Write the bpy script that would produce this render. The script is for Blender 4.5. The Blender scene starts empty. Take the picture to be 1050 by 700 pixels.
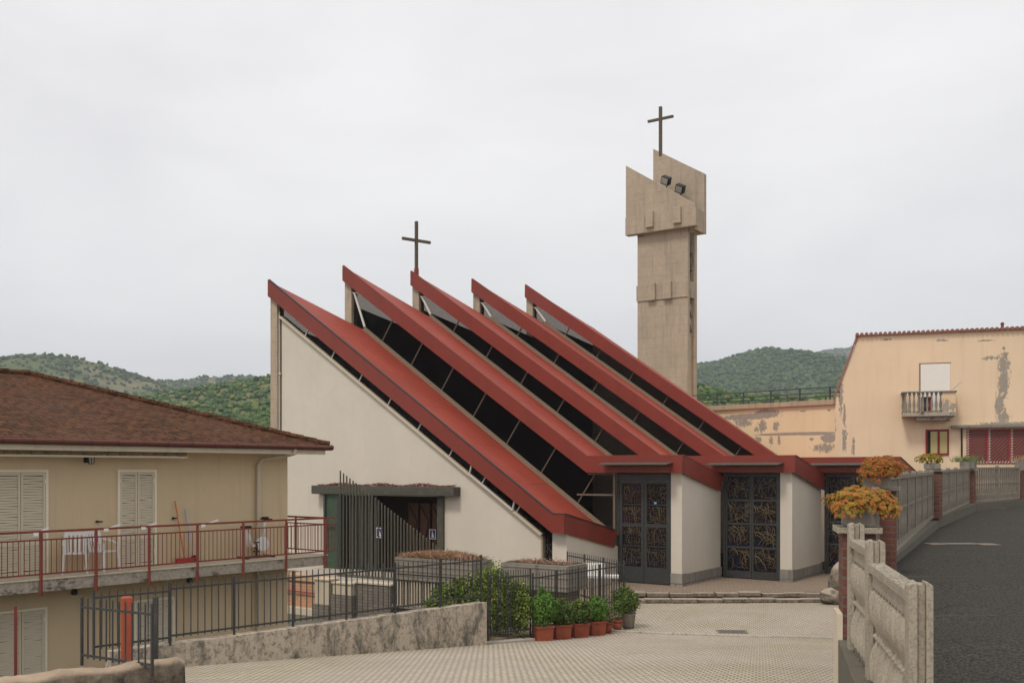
HAZE=.0003
EXPO=0.4
import bpy, math, random
from mathutils import Vector, Matrix, noise as mnoise
random.seed(7)
sc = bpy.context.scene
COL = sc.collection
F = 1021.0
def R(d): return math.radians(d)
def at(px, py, Y):            # point seen at photograph pixel (px,py) at distance Y in front of the camera
    return Vector(((px-525)/F*Y, Y, (482-py)/F*Y))
V = Vector
# ------------------------------------------------------------------ mesh builder
class MB:
    def __init__(s): s.v=[]; s.f=[]; s.sm=[]; s.mi=[]; s.cur=0; s.smooth=False
    def add(s, vs, fs):
        n=len(s.v); s.v.extend([V(p) for p in vs])
        for f in fs:
            s.f.append(tuple(n+i for i in f)); s.sm.append(s.smooth); s.mi.append(s.cur)
    def quad(s,a,b,c,d): s.add([a,b,c,d],[(0,1,2,3)])
    def hexa(s,b4,t4):
        s.add(list(b4)+list(t4),[(3,2,1,0),(4,5,6,7),(0,1,5,4),(1,2,6,5),(2,3,7,6),(3,0,4,7)])
    def box(s,c,size,ax=(1,0,0),up=(0,0,1)):
        c=V(c); ax=V(ax).normalized(); up=V(up).normalized(); ay=up.cross(ax).normalized()
        x=ax*size[0]/2; y=ay*size[1]/2; z=up*size[2]/2
        s.hexa([c-x-y-z,c+x-y-z,c+x+y-z,c-x+y-z],[c-x-y+z,c+x-y+z,c+x+y+z,c-x+y+z])
    def beam(s,p,q,w,h,up=(0,0,1)):
        p=V(p);q=V(q);d=q-p;L=d.length
        if L<1e-6: return
        d.normalize(); u=V(up)
        if abs(d.dot(u))>.98: u=V((1,0,0)) if abs(d.x)<.9 else V((0,1,0))
        sd=d.cross(u).normalized(); u=sd.cross(d).normalized()
        a=sd*w/2; b=u*h/2
        s.hexa([p-a-b,p+a-b,p+a+b,p-a+b],[q-a-b,q+a-b,q+a+b,q-a+b])
    def prism(s,pts,ext):
        n=len(pts); ext=V(ext); pts=[V(p) for p in pts]
        # orientation
        nrm=V((0,0,0))
        for i in range(n):
            nrm+= (pts[i]-pts[0]).cross(pts[(i+1)%n]-pts[0])
        if nrm.dot(ext)>0: pts=pts[::-1]
        vs=pts+[p+ext for p in pts]
        fs=[tuple(range(n)), tuple(range(2*n-1,n-1,-1))]
        for i in range(n):
            j=(i+1)%n; fs.append((i,i+n,j+n,j))
        s.add(vs,fs)
    def tube(s,pts,r,n=6,cap=True):
        pts=[V(p) for p in pts]; rs=r if isinstance(r,(list,tuple)) else [r]*len(pts)
        vs=[]; m=len(pts); prev=None
        for i,p in enumerate(pts):
            d=(pts[min(i+1,m-1)]-pts[max(i-1,0)]).normalized()
            if prev is None:
                prev=d.orthogonal().normalized()
            prev=(prev-d*prev.dot(d))
            if prev.length<1e-5: prev=d.orthogonal()
            prev.normalize(); w=d.cross(prev)
            for k in range(n):
                a=2*math.pi*k/n
                vs.append(p+(prev*math.cos(a)+w*math.sin(a))*rs[i])
        fs=[]
        for i in range(m-1):
            for k in range(n):
                k2=(k+1)%n
                fs.append((i*n+k,i*n+k2,(i+1)*n+k2,(i+1)*n+k))
        if cap:
            fs.append(tuple(range(n-1,-1,-1))); fs.append(tuple((m-1)*n+k for k in range(n)))
        s.add(vs,fs)
    def lathe(s,c,prof,n=16,sx=1,sy=1):
        c=V(c); vs=[]
        for (r,z) in prof:
            for k in range(n):
                a=2*math.pi*k/n; vs.append(c+V((r*sx*math.cos(a),r*sy*math.sin(a),z)))
        fs=[]; m=len(prof)
        for i in range(m-1):
            for k in range(n):
                k2=(k+1)%n; fs.append((i*n+k,i*n+k2,(i+1)*n+k2,(i+1)*n+k))
        fs.append(tuple(range(n-1,-1,-1))); fs.append(tuple((m-1)*n+k for k in range(n)))
        s.add(vs,fs)
    def build(s,name,mat,parent=None,local=False,bevel=0,fn=None):
        off=V((0,0,0))
        if parent is not None and not local:
            q=parent
            while q is not None: off+=q.location; q=q.parent
        me=bpy.data.meshes.new(name)
        me.from_pydata([(p-off)[:] for p in s.v],[],s.f)
        mats=mat if isinstance(mat,(list,tuple)) else [mat]
        for m in mats: me.materials.append(m)
        me.polygons.foreach_set('use_smooth',s.sm); me.polygons.foreach_set('material_index',s.mi)
        uv=me.uv_layers.new(name='UVMap'); data=[0.0]*(2*len(me.loops))
        for p in me.polygons:
            n=p.normal; h=math.hypot(n.x,n.y)
            if h>.02:
                t=V((-n.y/h,n.x/h,0)); w=n.cross(t)
            else: t=V((1,0,0)); w=V((0,1,0))
            for li in p.loop_indices:
                co=me.vertices[me.loops[li].vertex_index].co+off
                data[2*li]=co.dot(t); data[2*li+1]=co.dot(w)
        uv.data.foreach_set('uv',data)
        me.update()
        o=bpy.data.objects.new(name,me); COL.objects.link(o)
        if parent is not None: o.parent=parent
        if bevel:
            b=o.modifiers.new('bev','BEVEL'); b.width=bevel; b.segments=2; b.limit_method='ANGLE'; b.angle_limit=R(40)
        return o
def thing(name,loc,label,cat,group=None,rz=0):
    o=bpy.data.objects.new(name,None); COL.objects.link(o); o.location=loc; o.rotation_euler=(0,0,rz)
    o.empty_display_size=.2
    tag(o,label,cat,group); return o
def tag(o,label=None,cat=None,group=None,kind=None):
    if label: o['label']=label
    if cat: o['category']=cat
    if group: o['group']=group
    if kind: o['kind']=kind
    return o
def dup(root,loc,rz,label,group=None):
    def cp(o,par):
        c=o.copy(); COL.objects.link(c); c.parent=par
        for ch in list(o.children): cp(ch,c)
        return c
    r=cp(root,None); r.location=loc; r.rotation_euler=(0,0,rz); r['label']=label
    if group: r['group']=group
    return r
# ------------------------------------------------------------------ materials
def lin(c): return tuple(((x/255+.055)/1.055)**2.4 if x/255>.04045 else x/255/12.92 for x in c)
class NT:
    def __init__(s,name):
        s.m=bpy.data.materials.new(name); s.m.use_nodes=True; s.t=s.m.node_tree; s.n=s.t.nodes; s.l=s.t.links
        s.b=s.n['Principled BSDF']; s.out=s.n['Material Output']
    def node(s,t,**k):
        x=s.n.new(t)
        for a,b in k.items():
            if a.startswith('i_'):
                key=a[2:]; key=int(key) if key.isdigit() else key.replace('_',' ')
                x.inputs[key].default_value=b
            else: setattr(x,a,b)
        return x
    def pos(s,scale=(1,1,1),rot=(0,0,0),src='pos'):
        if src=='pos': g=s.node('ShaderNodeNewGeometry').outputs['Position']
        elif src=='uv': g=s.node('ShaderNodeTexCoord').outputs['UV']
        else: g=s.node('ShaderNodeTexCoord').outputs['Object']
        mp=s.node('ShaderNodeMapping'); mp.inputs['Scale'].default_value=scale; mp.inputs['Rotation'].default_value=rot
        s.l.new(g,mp.inputs['Vector']); return mp.outputs[0]
    def noise(s,scale,detail=5,rough=.6,vec=None,stretch=(1,1,1),src='pos',dist=0):
        x=s.node('ShaderNodeTexNoise'); x.inputs['Scale'].default_value=scale; x.inputs['Detail'].default_value=detail
        x.inputs['Roughness'].default_value=rough; x.inputs['Distortion'].default_value=dist
        s.l.new(vec or s.pos(stretch,src=src),x.inputs['Vector']); return x.outputs[0]
    def ramp(s,fac,stops):
        r=s.node('ShaderNodeValToRGB'); e=r.color_ramp.elements
        while len(e)<len(stops): e.new(.5)
        for i,(p,c) in enumerate(stops):
            e[i].position=p; e[i].color=(c,c,c,1) if isinstance(c,(int,float)) else (*c[:3],1)
        s.l.new(fac,r.inputs[0]); return r.outputs[0]
    def mix(s,fac,a,b,mode='MIX'):
        x=s.node('ShaderNodeMix',data_type='RGBA',blend_type=mode)
        for sock,val in ((x.inputs[0],fac),(x.inputs[6],a),(x.inputs[7],b)):
            if isinstance(val,(int,float)): sock.default_value=val
            elif isinstance(val,(tuple,list)): sock.default_value=(*val[:3],1)
            else: s.l.new(val,sock)
        return x.outputs[2]
    def math(s,op,a,b=0.0):
        x=s.node('ShaderNodeMath',operation=op)
        for i,val in enumerate((a,b)):
            if isinstance(val,(int,float)): x.inputs[i].default_value=val
            else: s.l.new(val,x.inputs[i])
        return x.outputs[0]
    def bump(s,h,dist=.01,strength=.6,prev=None):
        x=s.node('ShaderNodeBump'); x.inputs['Strength'].default_value=strength; x.inputs['Distance'].default_value=dist
        s.l.new(h,x.inputs['Height'])
        if prev: s.l.new(prev,x.inputs['Normal'])
        return x.outputs[0]
    def fin(s,col,rough=.8,normal=None,metal=0,spec=.3):
        if isinstance(col,tuple): s.b.inputs['Base Color'].default_value=(*col[:3],1)
        else: s.l.new(col,s.b.inputs['Base Color'])
        if isinstance(rough,(int,float)): s.b.inputs['Roughness'].default_value=rough
        else: s.l.new(rough,s.b.inputs['Roughness'])
        s.b.inputs['Metallic'].default_value=metal; s.b.inputs['Specular IOR Level'].default_value=spec
        if normal: s.l.new(normal,s.b.inputs['Normal'])
        return s.m
def scl(c,k): return tuple(x*k for x in c)
def m_plaster(name,c,dirt=.25,dirtc=(.12,.11,.09),bump=.004,streak=True,patch=None,fine=60):
    t=NT(name); n1=t.noise(.5,6,.6); col=t.mix(t.ramp(n1,[(.3,0.),(.75,1.)]),scl(c,.93),scl(c,1.04))
    if streak:
        n2=t.noise(1.2,6,.65,stretch=(3,3,.25)); col=t.mix(t.math('MULTIPLY',t.ramp(n2,[(.52,0.),(.8,1.)]),dirt),col,dirtc)
    n4=t.noise(3,8,.7); col=t.mix(t.math('MULTIPLY',t.ramp(n4,[(.35,1.),(.6,0.)]),.10),col,scl(c,.7))
    if patch:
        n5=t.noise(patch[0],8,.6,stretch=(1,1,patch[2] if len(patch)>2 else 1)); m5=t.ramp(n5,[(patch[1],0.),(patch[1]+.012,1.)])
        col=t.mix(m5,col,t.mix(t.noise(9,4),(.2,.19,.17),(.36,.33,.3)))
    n3=t.noise(fine,3)
    nrm=t.bump(n3,bump,.5,t.bump(n4,.02,.3))
    return t.fin(col,.9,nrm)
def m_metal(name,c,rough=.5,wear=.3,wc=(.05,.045,.04),metal=0.0):
    t=NT(name); n=t.noise(6,5); col=t.mix(t.math('MULTIPLY',t.ramp(n,[(.5,0.),(.72,1.)]),wear),c,wc)
    n2=t.noise(1.3,4); col=t.mix(t.ramp(n2,[(.3,0.),(.7,1.)]),scl(col if False else c,.88) if False else col,col)
    return t.fin(col,rough,t.bump(n,.004,.3),metal)
def m_plain(name,c,rough=.7,var=.15,sc_=8):
    t=NT(name); n=t.noise(sc_,4); return t.fin(t.mix(n,scl(c,1-var),scl(c,1+var)),rough,t.bump(n,.003,.3))
def m_foliage(name,stops,trans=.25,big=None):
    t=NT(name); g=t.node('ShaderNodeNewGeometry')
    col=t.ramp(g.outputs['Random Per Island'],stops)
    n=t.noise(big or 2.0,3); col=t.mix(t.ramp(n,[(.3,.0),(.7,.45)]),col,scl(stops[0][1],.6))
    t.fin(col,.6,None,0,.3)
    tr=t.node('ShaderNodeBsdfTranslucent'); t.l.new(col,tr.inputs[0])
    mx=t.node('ShaderNodeMixShader'); mx.inputs[0].default_value=trans
    t.l.new(t.b.outputs[0],mx.inputs[1]); t.l.new(tr.outputs[0],mx.inputs[2]); t.l.new(mx.outputs[0],t.out.inputs[0])
    return t.m
def m_brick(name,c1,c2,mortar,w,h,ms=.012,src='uv',rot=0,moss=None,bumpd=.01,offset=.5,var=1.0,dirt=.35,patch=False):
    t=NT(name); v=t.pos((1,1,1),(0,0,rot),src=src)
    wob=t.node('ShaderNodeVectorMath',operation='ADD'); nz=t.node('ShaderNodeTexNoise'); nz.inputs['Scale'].default_value=2.5
    t.l.new(v,nz.inputs['Vector']); sc2=t.node('ShaderNodeVectorMath',operation='SCALE'); sc2.inputs['Scale'].default_value=.02
    t.l.new(nz.outputs['Color'],sc2.inputs[0]); t.l.new(v,wob.inputs[0]); t.l.new(sc2.outputs[0],wob.inputs[1])
    b=t.node('ShaderNodeTexBrick'); b.offset=offset; b.inputs['Scale'].default_value=1; b.inputs['Brick Width'].default_value=w; b.inputs['Row Height'].default_value=h
    b.inputs['Mortar Size'].default_value=ms; b.inputs['Mortar Smooth'].default_value=.3
    b.inputs['Color1'].default_value=(*c1,1); b.inputs['Color2'].default_value=(*c2,1); b.inputs['Mortar'].default_value=(*mortar,1)
    t.l.new(wob.outputs[0],b.inputs['Vector'])
    col=b.outputs['Color']
    n=t.noise(.45,9,.7); col=t.mix(t.math('MULTIPLY',t.ramp(n,[(.42,0.),(.62,1.)]),dirt),col,scl(c1,.5))
    n2=t.noise(7,5); col=t.mix(t.math('MULTIPLY',n2,.5),col,scl(c2,1.2))
    if moss:
        n3=t.noise(.35,5,.6); mm=t.math('MULTIPLY',t.ramp(n3,[(.46,0.),(.62,1.)]),b.outputs['Fac']); col=t.mix(t.math('MULTIPLY',mm,.75),col,moss)
    inv=t.math('SUBTRACT',1.0,b.outputs['Fac'])
    return t.fin(col,.88,t.bump(inv,bumpd,.7,t.bump(n2,.01,.4)))
M={}
M['white']=m_plaster('white_plaster',(.61,.55,.465),.10,(.34,.30,.24),.003)
M['housewall']=m_plaster('beige_plaster',(.60,.475,.305),.25,(.25,.19,.12),.004)
M['beige']=m_plaster('peeling_plaster',(.74,.50,.28),.22,(.34,.24,.15),.004)
def m_beige_peel():
    t=NT('peeling_orange_plaster'); c=(.74,.50,.285)
    n1=t.noise(.4,6,.6); col=t.mix(t.ramp(n1,[(.3,0.),(.75,1.)]),scl(c,.92),scl(c,1.05))
    n2=t.noise(1.0,6,.65,stretch=(3,3,.25)); col=t.mix(t.math('MULTIPLY',t.ramp(n2,[(.5,0.),(.8,1.)]),.25),col,(.36,.24,.14))
    return t

def m_tower():
    t=NT('weathered_board_concrete'); n=t.noise(.9,8,.7,stretch=(1,1,.6)); n2=t.noise(4,8,.75); 
    col=t.mix(t.ramp(n,[(.35,0.),(.65,1.)]),(.43,.34,.25),(.35,.285,.215)); col=t.mix(t.ramp(n2,[(.52,0.),(.74,.5)]),col,(.20,.165,.13))
    n3=t.noise(1.6,7,.7,stretch=(3,3,.18)); col=t.mix(t.ramp(n3,[(.52,0.),(.72,.55)]),col,(.16,.135,.11))
    g=t.node('ShaderNodeNewGeometry'); s=t.node('ShaderNodeSeparateXYZ'); t.l.new(g.outputs['Position'],s.inputs[0])
    f=t.math('FRACT',t.math('DIVIDE',s.outputs[2],.62)); ln=t.ramp(f,[(.0,1.),(.04,0.),(.96,0.),(1.,1.)]); col=t.mix(t.math('MULTIPLY',ln,.28),col,(.15,.12,.09))
    return t.fin(col,.92,t.bump(n2,.02,.5,t.bump(ln,-.01,.4)))
M['concrete_w']=m_tower()
M['concrete']=m_plaster('grey_concrete',(.235,.21,.175),.85,(.06,.055,.05),.01,fine=25)

def m_cast(name,c,dark,thr):
    t=NT(name); n=t.noise(55,4,.7); n2=t.noise(3.5,7,.7,stretch=(1,1,.6)); n3=t.noise(34,6,.75)
    col=t.mix(t.ramp(n2,[(.4,0.),(.68,1.)]),c,scl(c,.78)); col=t.mix(t.ramp(n3,[(thr,0.),(thr+.1,.85)]),col,dark)
    g=t.node('ShaderNodeNewGeometry'); s=t.node('ShaderNodeSeparateXYZ'); t.l.new(g.outputs['Normal'],s.inputs[0]); top=t.ramp(s.outputs[2],[(.6,0.),(.9,1.)])
    sp=t.math('MULTIPLY',t.ramp(n,[(.5,0.),(.56,1.)]),t.math('ADD',t.math('MULTIPLY',top,.6),.35)); col=t.mix(sp,col,dark)
    return t.fin(col,.95,t.bump(n,.004,.6,t.bump(n3,.005,.4)))
M['concrete_l']=m_cast('pale_cast_concrete',(.38,.33,.255),(.10,.09,.07),.68)
M['cast_old']=m_cast('old_cast_concrete',(.29,.25,.195),(.05,.044,.035),.55)
def m_slab():
    t=NT('black_stained_concrete'); n=t.noise(2.6,9,.75,stretch=(1,1,1.2)); n2=t.noise(14,6,.7)
    col=t.mix(t.ramp(n2,[(.4,0.),(.65,1.)]),(.42,.37,.29),(.27,.235,.19)); col=t.mix(t.ramp(n,[(.53,0.),(.62,.85)]),col,(.045,.04,.035))
    return t.fin(col,.92,t.bump(n2,.01,.5))
M['slab']=m_slab()
M['oldwall']=m_plaster('weathered_render',(.45,.40,.33),.85,(.10,.095,.085),.02,fine=12,patch=(.9,.60))
M['render_white']=m_plaster('white_render',(.66,.64,.60),.4,(.25,.24,.22),.01)
def m_oldwall():
    t=NT('stained_render_wall'); n=t.noise(2.2,10,.78,stretch=(1,1,.40)); n2=t.noise(9,8,.78)
    col=t.mix(t.ramp(n,[(.47,0.),(.61,1.)]),(.50,.42,.33),(.13,.125,.10))
    col=t.mix(t.ramp(n2,[(.5,0.),(.62,.8)]),col,(.085,.085,.07))
    return t.fin(col,.95,t.bump(n2,.010,.6,t.bump(t.noise(40,3),.003,.5)))
M['oldwall']=m_oldwall()
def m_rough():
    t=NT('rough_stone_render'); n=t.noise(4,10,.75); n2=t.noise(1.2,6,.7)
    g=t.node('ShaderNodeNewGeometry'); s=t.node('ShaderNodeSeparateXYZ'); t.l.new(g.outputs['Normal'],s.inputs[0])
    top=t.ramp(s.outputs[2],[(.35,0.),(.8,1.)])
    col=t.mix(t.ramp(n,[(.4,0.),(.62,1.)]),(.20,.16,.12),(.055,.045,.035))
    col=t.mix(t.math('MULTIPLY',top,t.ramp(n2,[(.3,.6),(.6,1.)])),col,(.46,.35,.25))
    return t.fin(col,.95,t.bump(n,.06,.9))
M['rough']=m_rough()
def m_redroof():
    t=NT('red_painted_metal'); n=t.noise(.7,7,.65,stretch=(.5,.5,.5)); n2=t.noise(2.2,8,.7,stretch=(1,1,.35))
    col=t.mix(t.ramp(n,[(.3,0.),(.7,1.)]),(.285,.042,.024),(.355,.062,.034))
    col=t.mix(t.ramp(n2,[(.5,0.),(.8,.35)]),col,(.27,.085,.065))
    b=t.node('ShaderNodeTexBrick'); b.offset=.5; b.inputs['Scale'].default_value=1; b.inputs['Brick Width'].default_value=.62; b.inputs['Row Height'].default_value=3.1; b.inputs['Mortar Size'].default_value=.012
    b.inputs['Color1'].default_value=(1,1,1,1); b.inputs['Color2'].default_value=(.86,.86,.86,1); t.l.new(t.pos(src='uv'),b.inputs['Vector'])
    col=t.mix(.8,col,b.outputs['Color'],'MULTIPLY'); col=t.mix(t.math('MULTIPLY',b.outputs['Fac'],.45),col,(.12,.03,.025))
    n5=t.noise(3,6,.7,src='uv',stretch=(4,.25,1)); col=t.mix(t.ramp(n5,[(.5,0.),(.75,.35)]),col,(.20,.04,.03))
    return t.fin(col,.6,t.bump(b.outputs['Fac'],.01,.5,t.bump(n2,.01,.25)),0,.25)
M['red']=m_redroof()
def m_fascia():
    t=NT('red_fascia_metal'); n=t.noise(1.1,7,.65,stretch=(1,1,.4))
    w=t.node('ShaderNodeTexBrick'); 
    w.offset=0; w.inputs['Scale'].default_value=1; w.inputs['Brick Width'].default_value=2.0; w.inputs['Row Height'].default_value=30
    w.inputs['Mortar Size'].default_value=.012
    t.l.new(t.pos(src='uv'),w.inputs['Vector'])
    col=t.mix(t.ramp(n,[(.3,0.),(.75,1.)]),(.215,.034,.021),(.165,.030,.019))
    col=t.mix(w.outputs['Fac'],col,(.16,.03,.025))
    return t.fin(col,.5,None,0,.35)
M['fascia']=m_fascia()
M['darkred']=m_plain('dark_red_paint',(.20,.05,.03),.5)
M['gutterdark']=m_plain('dark_gutter',(.045,.03,.028),.4)
M['sill']=m_plain('tan_sill',(.22,.16,.11),.6,.3)
M['mull']=m_plain('mullion_tan',(.15,.115,.085),.5,.2)
M['mullw']=m_plain('white_frame',(.62,.58,.50),.5,.1)
M['steel']=m_metal('dark_grey_steel',(.045,.047,.045),.45,.3,(.10,.09,.08))
M['iron']=m_metal('fence_iron',(.045,.046,.045),.5,.35,(.12,.10,.085))
M['railred']=m_metal('red_railing',(.20,.040,.028),.5,.4,(.08,.03,.02))
M['canopy']=m_metal('grey_green_canopy',(.070,.066,.050),.65,.35,(.17,.16,.14))
M['green']=m_metal('dark_green_panel',(.045,.075,.045),.45,.35,(.12,.12,.10))
M['bars']=m_metal('screen_bars',(.105,.10,.075),.6,.3,(.22,.2,.17))
M['black']=m_plain('black_plastic',(.015,.015,.016),.4)
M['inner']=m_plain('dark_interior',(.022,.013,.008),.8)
M['wood']=m_plain('brown_wood',(.10,.045,.022),.6,.4)
M['ironwork']=m_metal('bronze_tracery',(.15,.108,.062),.5,.3,(.05,.035,.025),.3)
def m_stained():
    t=NT('stained_glass_dark'); v=t.node('ShaderNodeTexVoronoi'); v.inputs['Scale'].default_value=5; t.l.new(t.pos((1,1,1)),v.inputs['Vector'])
    hs=t.node('ShaderNodeSeparateColor'); t.l.new(v.outputs['Color'],hs.inputs[0])
    col=t.ramp(hs.outputs[0],[(.0,(.004,.004,.006)),(.5,(.006,.006,.010)),(.78,(.008,.010,.032)),(.9,(.016,.008,.006)),(1.,(.012,.010,.008))])
    return t.fin(col,.22,None,0,.4)
M['stained']=m_stained()
def m_glass(name,c,fac,rough=.03):
    t=NT(name); tr=t.node('ShaderNodeBsdfTransparent'); tr.inputs[0].default_value=(*c,1)
    gl=t.node('ShaderNodeBsdfGlossy'); gl.inputs['Roughness'].default_value=rough; gl.inputs[0].default_value=(1,1,1,1)
    mx=t.node('ShaderNodeMixShader'); fr=t.node('ShaderNodeFresnel'); fr.inputs[0].default_value=1.45
    t.l.new(t.math('MULTIPLY',fr.outputs[0],fac),mx.inputs[0])
    t.l.new(tr.outputs[0],mx.inputs[1]); t.l.new(gl.outputs[0],mx.inputs[2]); t.l.new(mx.outputs[0],t.out.inputs[0]); return t.m
M['glass']=m_glass('tinted_glass',(.30,.275,.25),.12)
M['glass2']=m_glass('rear_glass',(.75,.73,.70),.4)
M['shutter']=m_plain('cream_shutter',(.58,.51,.385),.6,.12,20)
M['shutterf']=m_plain('cream_frame',(.76,.69,.54),.55,.08)
M['whitep']=m_plain('white_plastic',(.75,.74,.71),.4,.05)
M['blind']=m_plain('white_blind',(.76,.72,.66),.6,.04)
M['curtain']=m_plain('yellow_curtain',(.45,.38,.18),.9,.2,30)
M['winred']=m_plain('red_window_paint',(.22,.02,.022),.5,.2)
M['orange']=m_metal('orange_red_paint',(.38,.085,.042),.5,.45,(.25,.06,.03))
M['terra']=m_plain('terracotta_plastic',(.29,.075,.04),.6,.2)
M['stonepot']=m_plain('old_stone_pot',(.20,.17,.13),.95,.5,14)
M['soil']=m_plain('dark_soil',(.04,.03,.02),.95,.4)
M['tan']=m_plaster('cream_render',(.58,.50,.38),.4,(.2,.17,.13),.006)
M['brickred']=m_brick('old_red_brick',(.20,.070,.046),(.10,.040,.030),(.13,.115,.095),.27,.085,.014,dirt=.5)
M['brickor']=m_brick('orange_hollow_brick',(.52,.26,.14),(.44,.22,.12),(.5,.42,.32),.25,.12,.012)
M['stonew']=m_brick('grey_stone_blocks',(.24,.21,.17),(.17,.15,.125),(.08,.07,.06),.35,.11,.012,dirt=.5)
M['plinth']=m_brick('grey_plinth_blocks',(.32,.295,.255),(.21,.195,.17),(.07,.065,.055),.55,.6,.02,dirt=.75)
M['tiles']=None
def m_tiles():
    t=NT('brown_roof_tiles'); v=t.pos((1,1,1),src='uv')
    b=t.node('ShaderNodeTexBrick'); b.offset=.5; b.inputs['Scale'].default_value=1; b.inputs['Brick Width'].default_value=.30; b.inputs['Row Height'].default_value=.20
    b.inputs['Mortar Size'].default_value=.014; b.inputs['Bias'].default_value=-.1
    b.inputs['Color1'].default_value=(.115,.049,.022,1); b.inputs['Color2'].default_value=(.050,.024,.013,1); b.inputs['Mortar'].default_value=(.012,.008,.006,1)
    t.l.new(v,b.inputs['Vector'])
    n=t.noise(7,9,.8); n2=t.noise(.6,5)
    col=t.mix(t.ramp(n,[(.5,0.),(.64,.8)]),b.outputs['Color'],(.15,.075,.043))
    col=t.mix(t.ramp(n,[(.40,1.),(.47,0.)]),col,(.014,.009,.007))  # near-black specks: shadow marks between tiles painted into the colour
    col=t.mix(t.ramp(n2,[(.35,0.),(.7,.3)]),col,(.11,.065,.045))
    s=t.node('ShaderNodeSeparateXYZ'); t.l.new(v,s.inputs[0]); sw=t.math('FRACT',t.math('DIVIDE',s.outputs[1],.16))
    return t.fin(col,.95,t.bump(sw,-.03,.8,t.bump(n,.02,.6)),0,.08)
M['tiles']=m_tiles()
M['gutter']=m_plain('brown_red_gutter',(.095,.028,.017),.45,.3)
M['plaza']=m_brick('paving_blocks',(.50,.425,.34),(.41,.35,.28),(.215,.18,.145),.12,.22,.022,src='pos',rot=R(14),moss=(.19,.185,.085),bumpd=.012,dirt=.42)
M['terrace']=m_brick('brown_paving',(.31,.235,.17),(.24,.18,.13),(.13,.10,.08),.20,.10,.012,src='pos',rot=R(-34),dirt=.35)
def m_asphalt():
    t=NT('worn_asphalt'); n=t.noise(38,4,.8); n2=t.noise(.7,7,.6); n3=t.noise(2.5,7,.7)
    col=t.mix(t.ramp(n,[(.42,0.),(.62,1.)]),(.014,.013,.012),(.095,.087,.075))
    col=t.mix(t.ramp(n2,[(.4,0.),(.7,.45)]),col,(.050,.046,.041))
    col=t.mix(t.ramp(n3,[(.68,0.),(.74,.45)]),col,(.075,.09,.03))
    g=t.node('ShaderNodeNewGeometry'); s=t.node('ShaderNodeSeparateXYZ'); t.l.new(g.outputs['Position'],s.inputs[0])
    yy=t.math('ADD',t.math('ADD',s.outputs[1],t.math('MULTIPLY',s.outputs[0],-.10)),t.math('MULTIPLY',n3,.25)); fr=t.math('FRACT',t.math('DIVIDE',yy,3.4)); ln=t.ramp(fr,[(.0,0.),(.006,1.),(.016,1.),(.024,0.)])
    n6=t.noise(1.2,5,.7); col=t.mix(t.math('MULTIPLY',ln,t.ramp(n6,[(.42,0.),(.6,.8)])),col,(.085,.10,.035))
    nc=t.node('ShaderNodeTexVoronoi',feature='DISTANCE_TO_EDGE'); nc.inputs['Scale'].default_value=.33; t.l.new(t.mix(.12,t.pos(),t.noise(3,5)) if False else t.pos(),nc.inputs['Vector'])
    col=t.mix(t.math('MULTIPLY',t.ramp(nc.outputs['Distance'],[(.0,1.),(.006,0.)]),t.ramp(n6,[(.45,0.),(.55,.7)])),col,(.012,.011,.010))
    v=t.node('ShaderNodeTexVoronoi'); v.inputs['Scale'].default_value=7; t.l.new(t.pos(),v.inputs['Vector'])
    col=t.mix(t.ramp(v.outputs['Distance'],[(.035,1.),(.05,0.)]),col,(.30,.27,.20))
    return t.fin(col,.95,t.bump(n,.008,1.0),0,.12)
M['asphalt']=m_asphalt()
M['kerb']=m_plaster('kerb_stone',(.42,.37,.31),.7,(.12,.11,.095),.01,fine=20)
def m_ground():
    t=NT('valley_ground'); n=t.noise(.02,8,.6); return t.fin(t.mix(n,(.05,.075,.025),(.14,.13,.07)),.95)
M['ground']=m_ground()
M['yard']=m_plaster('yard_concrete',(.13,.12,.095),.4,(.1,.09,.07),.01)
M['lamp']=m_plain('lamp_glass',(.35,.33,.28),.2)
M['copper']=m_plain('weathered_cross',(.09,.065,.035),.5,.5,14)
M['shrub']=m_foliage('shrub_leaves',[(.0,(.045,.085,.018)),(.5,(.09,.155,.03)),(.85,(.18,.24,.045)),(1.,(.30,.32,.07))])
M['shrub_b']=m_foliage('bright_shrub_leaves',[(.0,(.07,.16,.025)),(.6,(.13,.27,.04)),(1.,(.24,.38,.07))])
M['shrub_y']=m_foliage('yellowish_leaves',[(.0,(.07,.10,.02)),(.6,(.16,.20,.04)),(1.,(.30,.26,.06))])
M['ivy']=m_foliage('ivy_leaves',[(.0,(.055,.11,.015)),(.45,(.13,.21,.03)),(.8,(.28,.34,.055)),(1.,(.50,.46,.13))])
M['dry']=m_foliage('dry_stems',[(.0,(.30,.19,.11)),(.6,(.48,.31,.19)),(1.,(.36,.12,.07))],.1)
M['sedum']=m_foliage('orange_sedum',[(.0,(.55,.13,.04)),(.25,(.68,.27,.07)),(.5,(.62,.40,.09)),(.68,(.38,.38,.07)),(1.,(.24,.32,.05))],.2,6)
M['sedum_o']=m_foliage('red_orange_sedum',[(.0,(.50,.11,.04)),(.4,(.60,.22,.06)),(.65,(.45,.30,.06)),(1.,(.20,.24,.05))],.2,6)
M['sedum_y']=m_foliage('yellow_sedum',[(.0,(.22,.24,.03)),(.6,(.42,.32,.04)),(1.,(.5,.25,.05))],.2,6)
M['grassy']=m_foliage('pale_grass',[(.0,(.14,.18,.06)),(1.,(.30,.32,.14))],.2)
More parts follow.
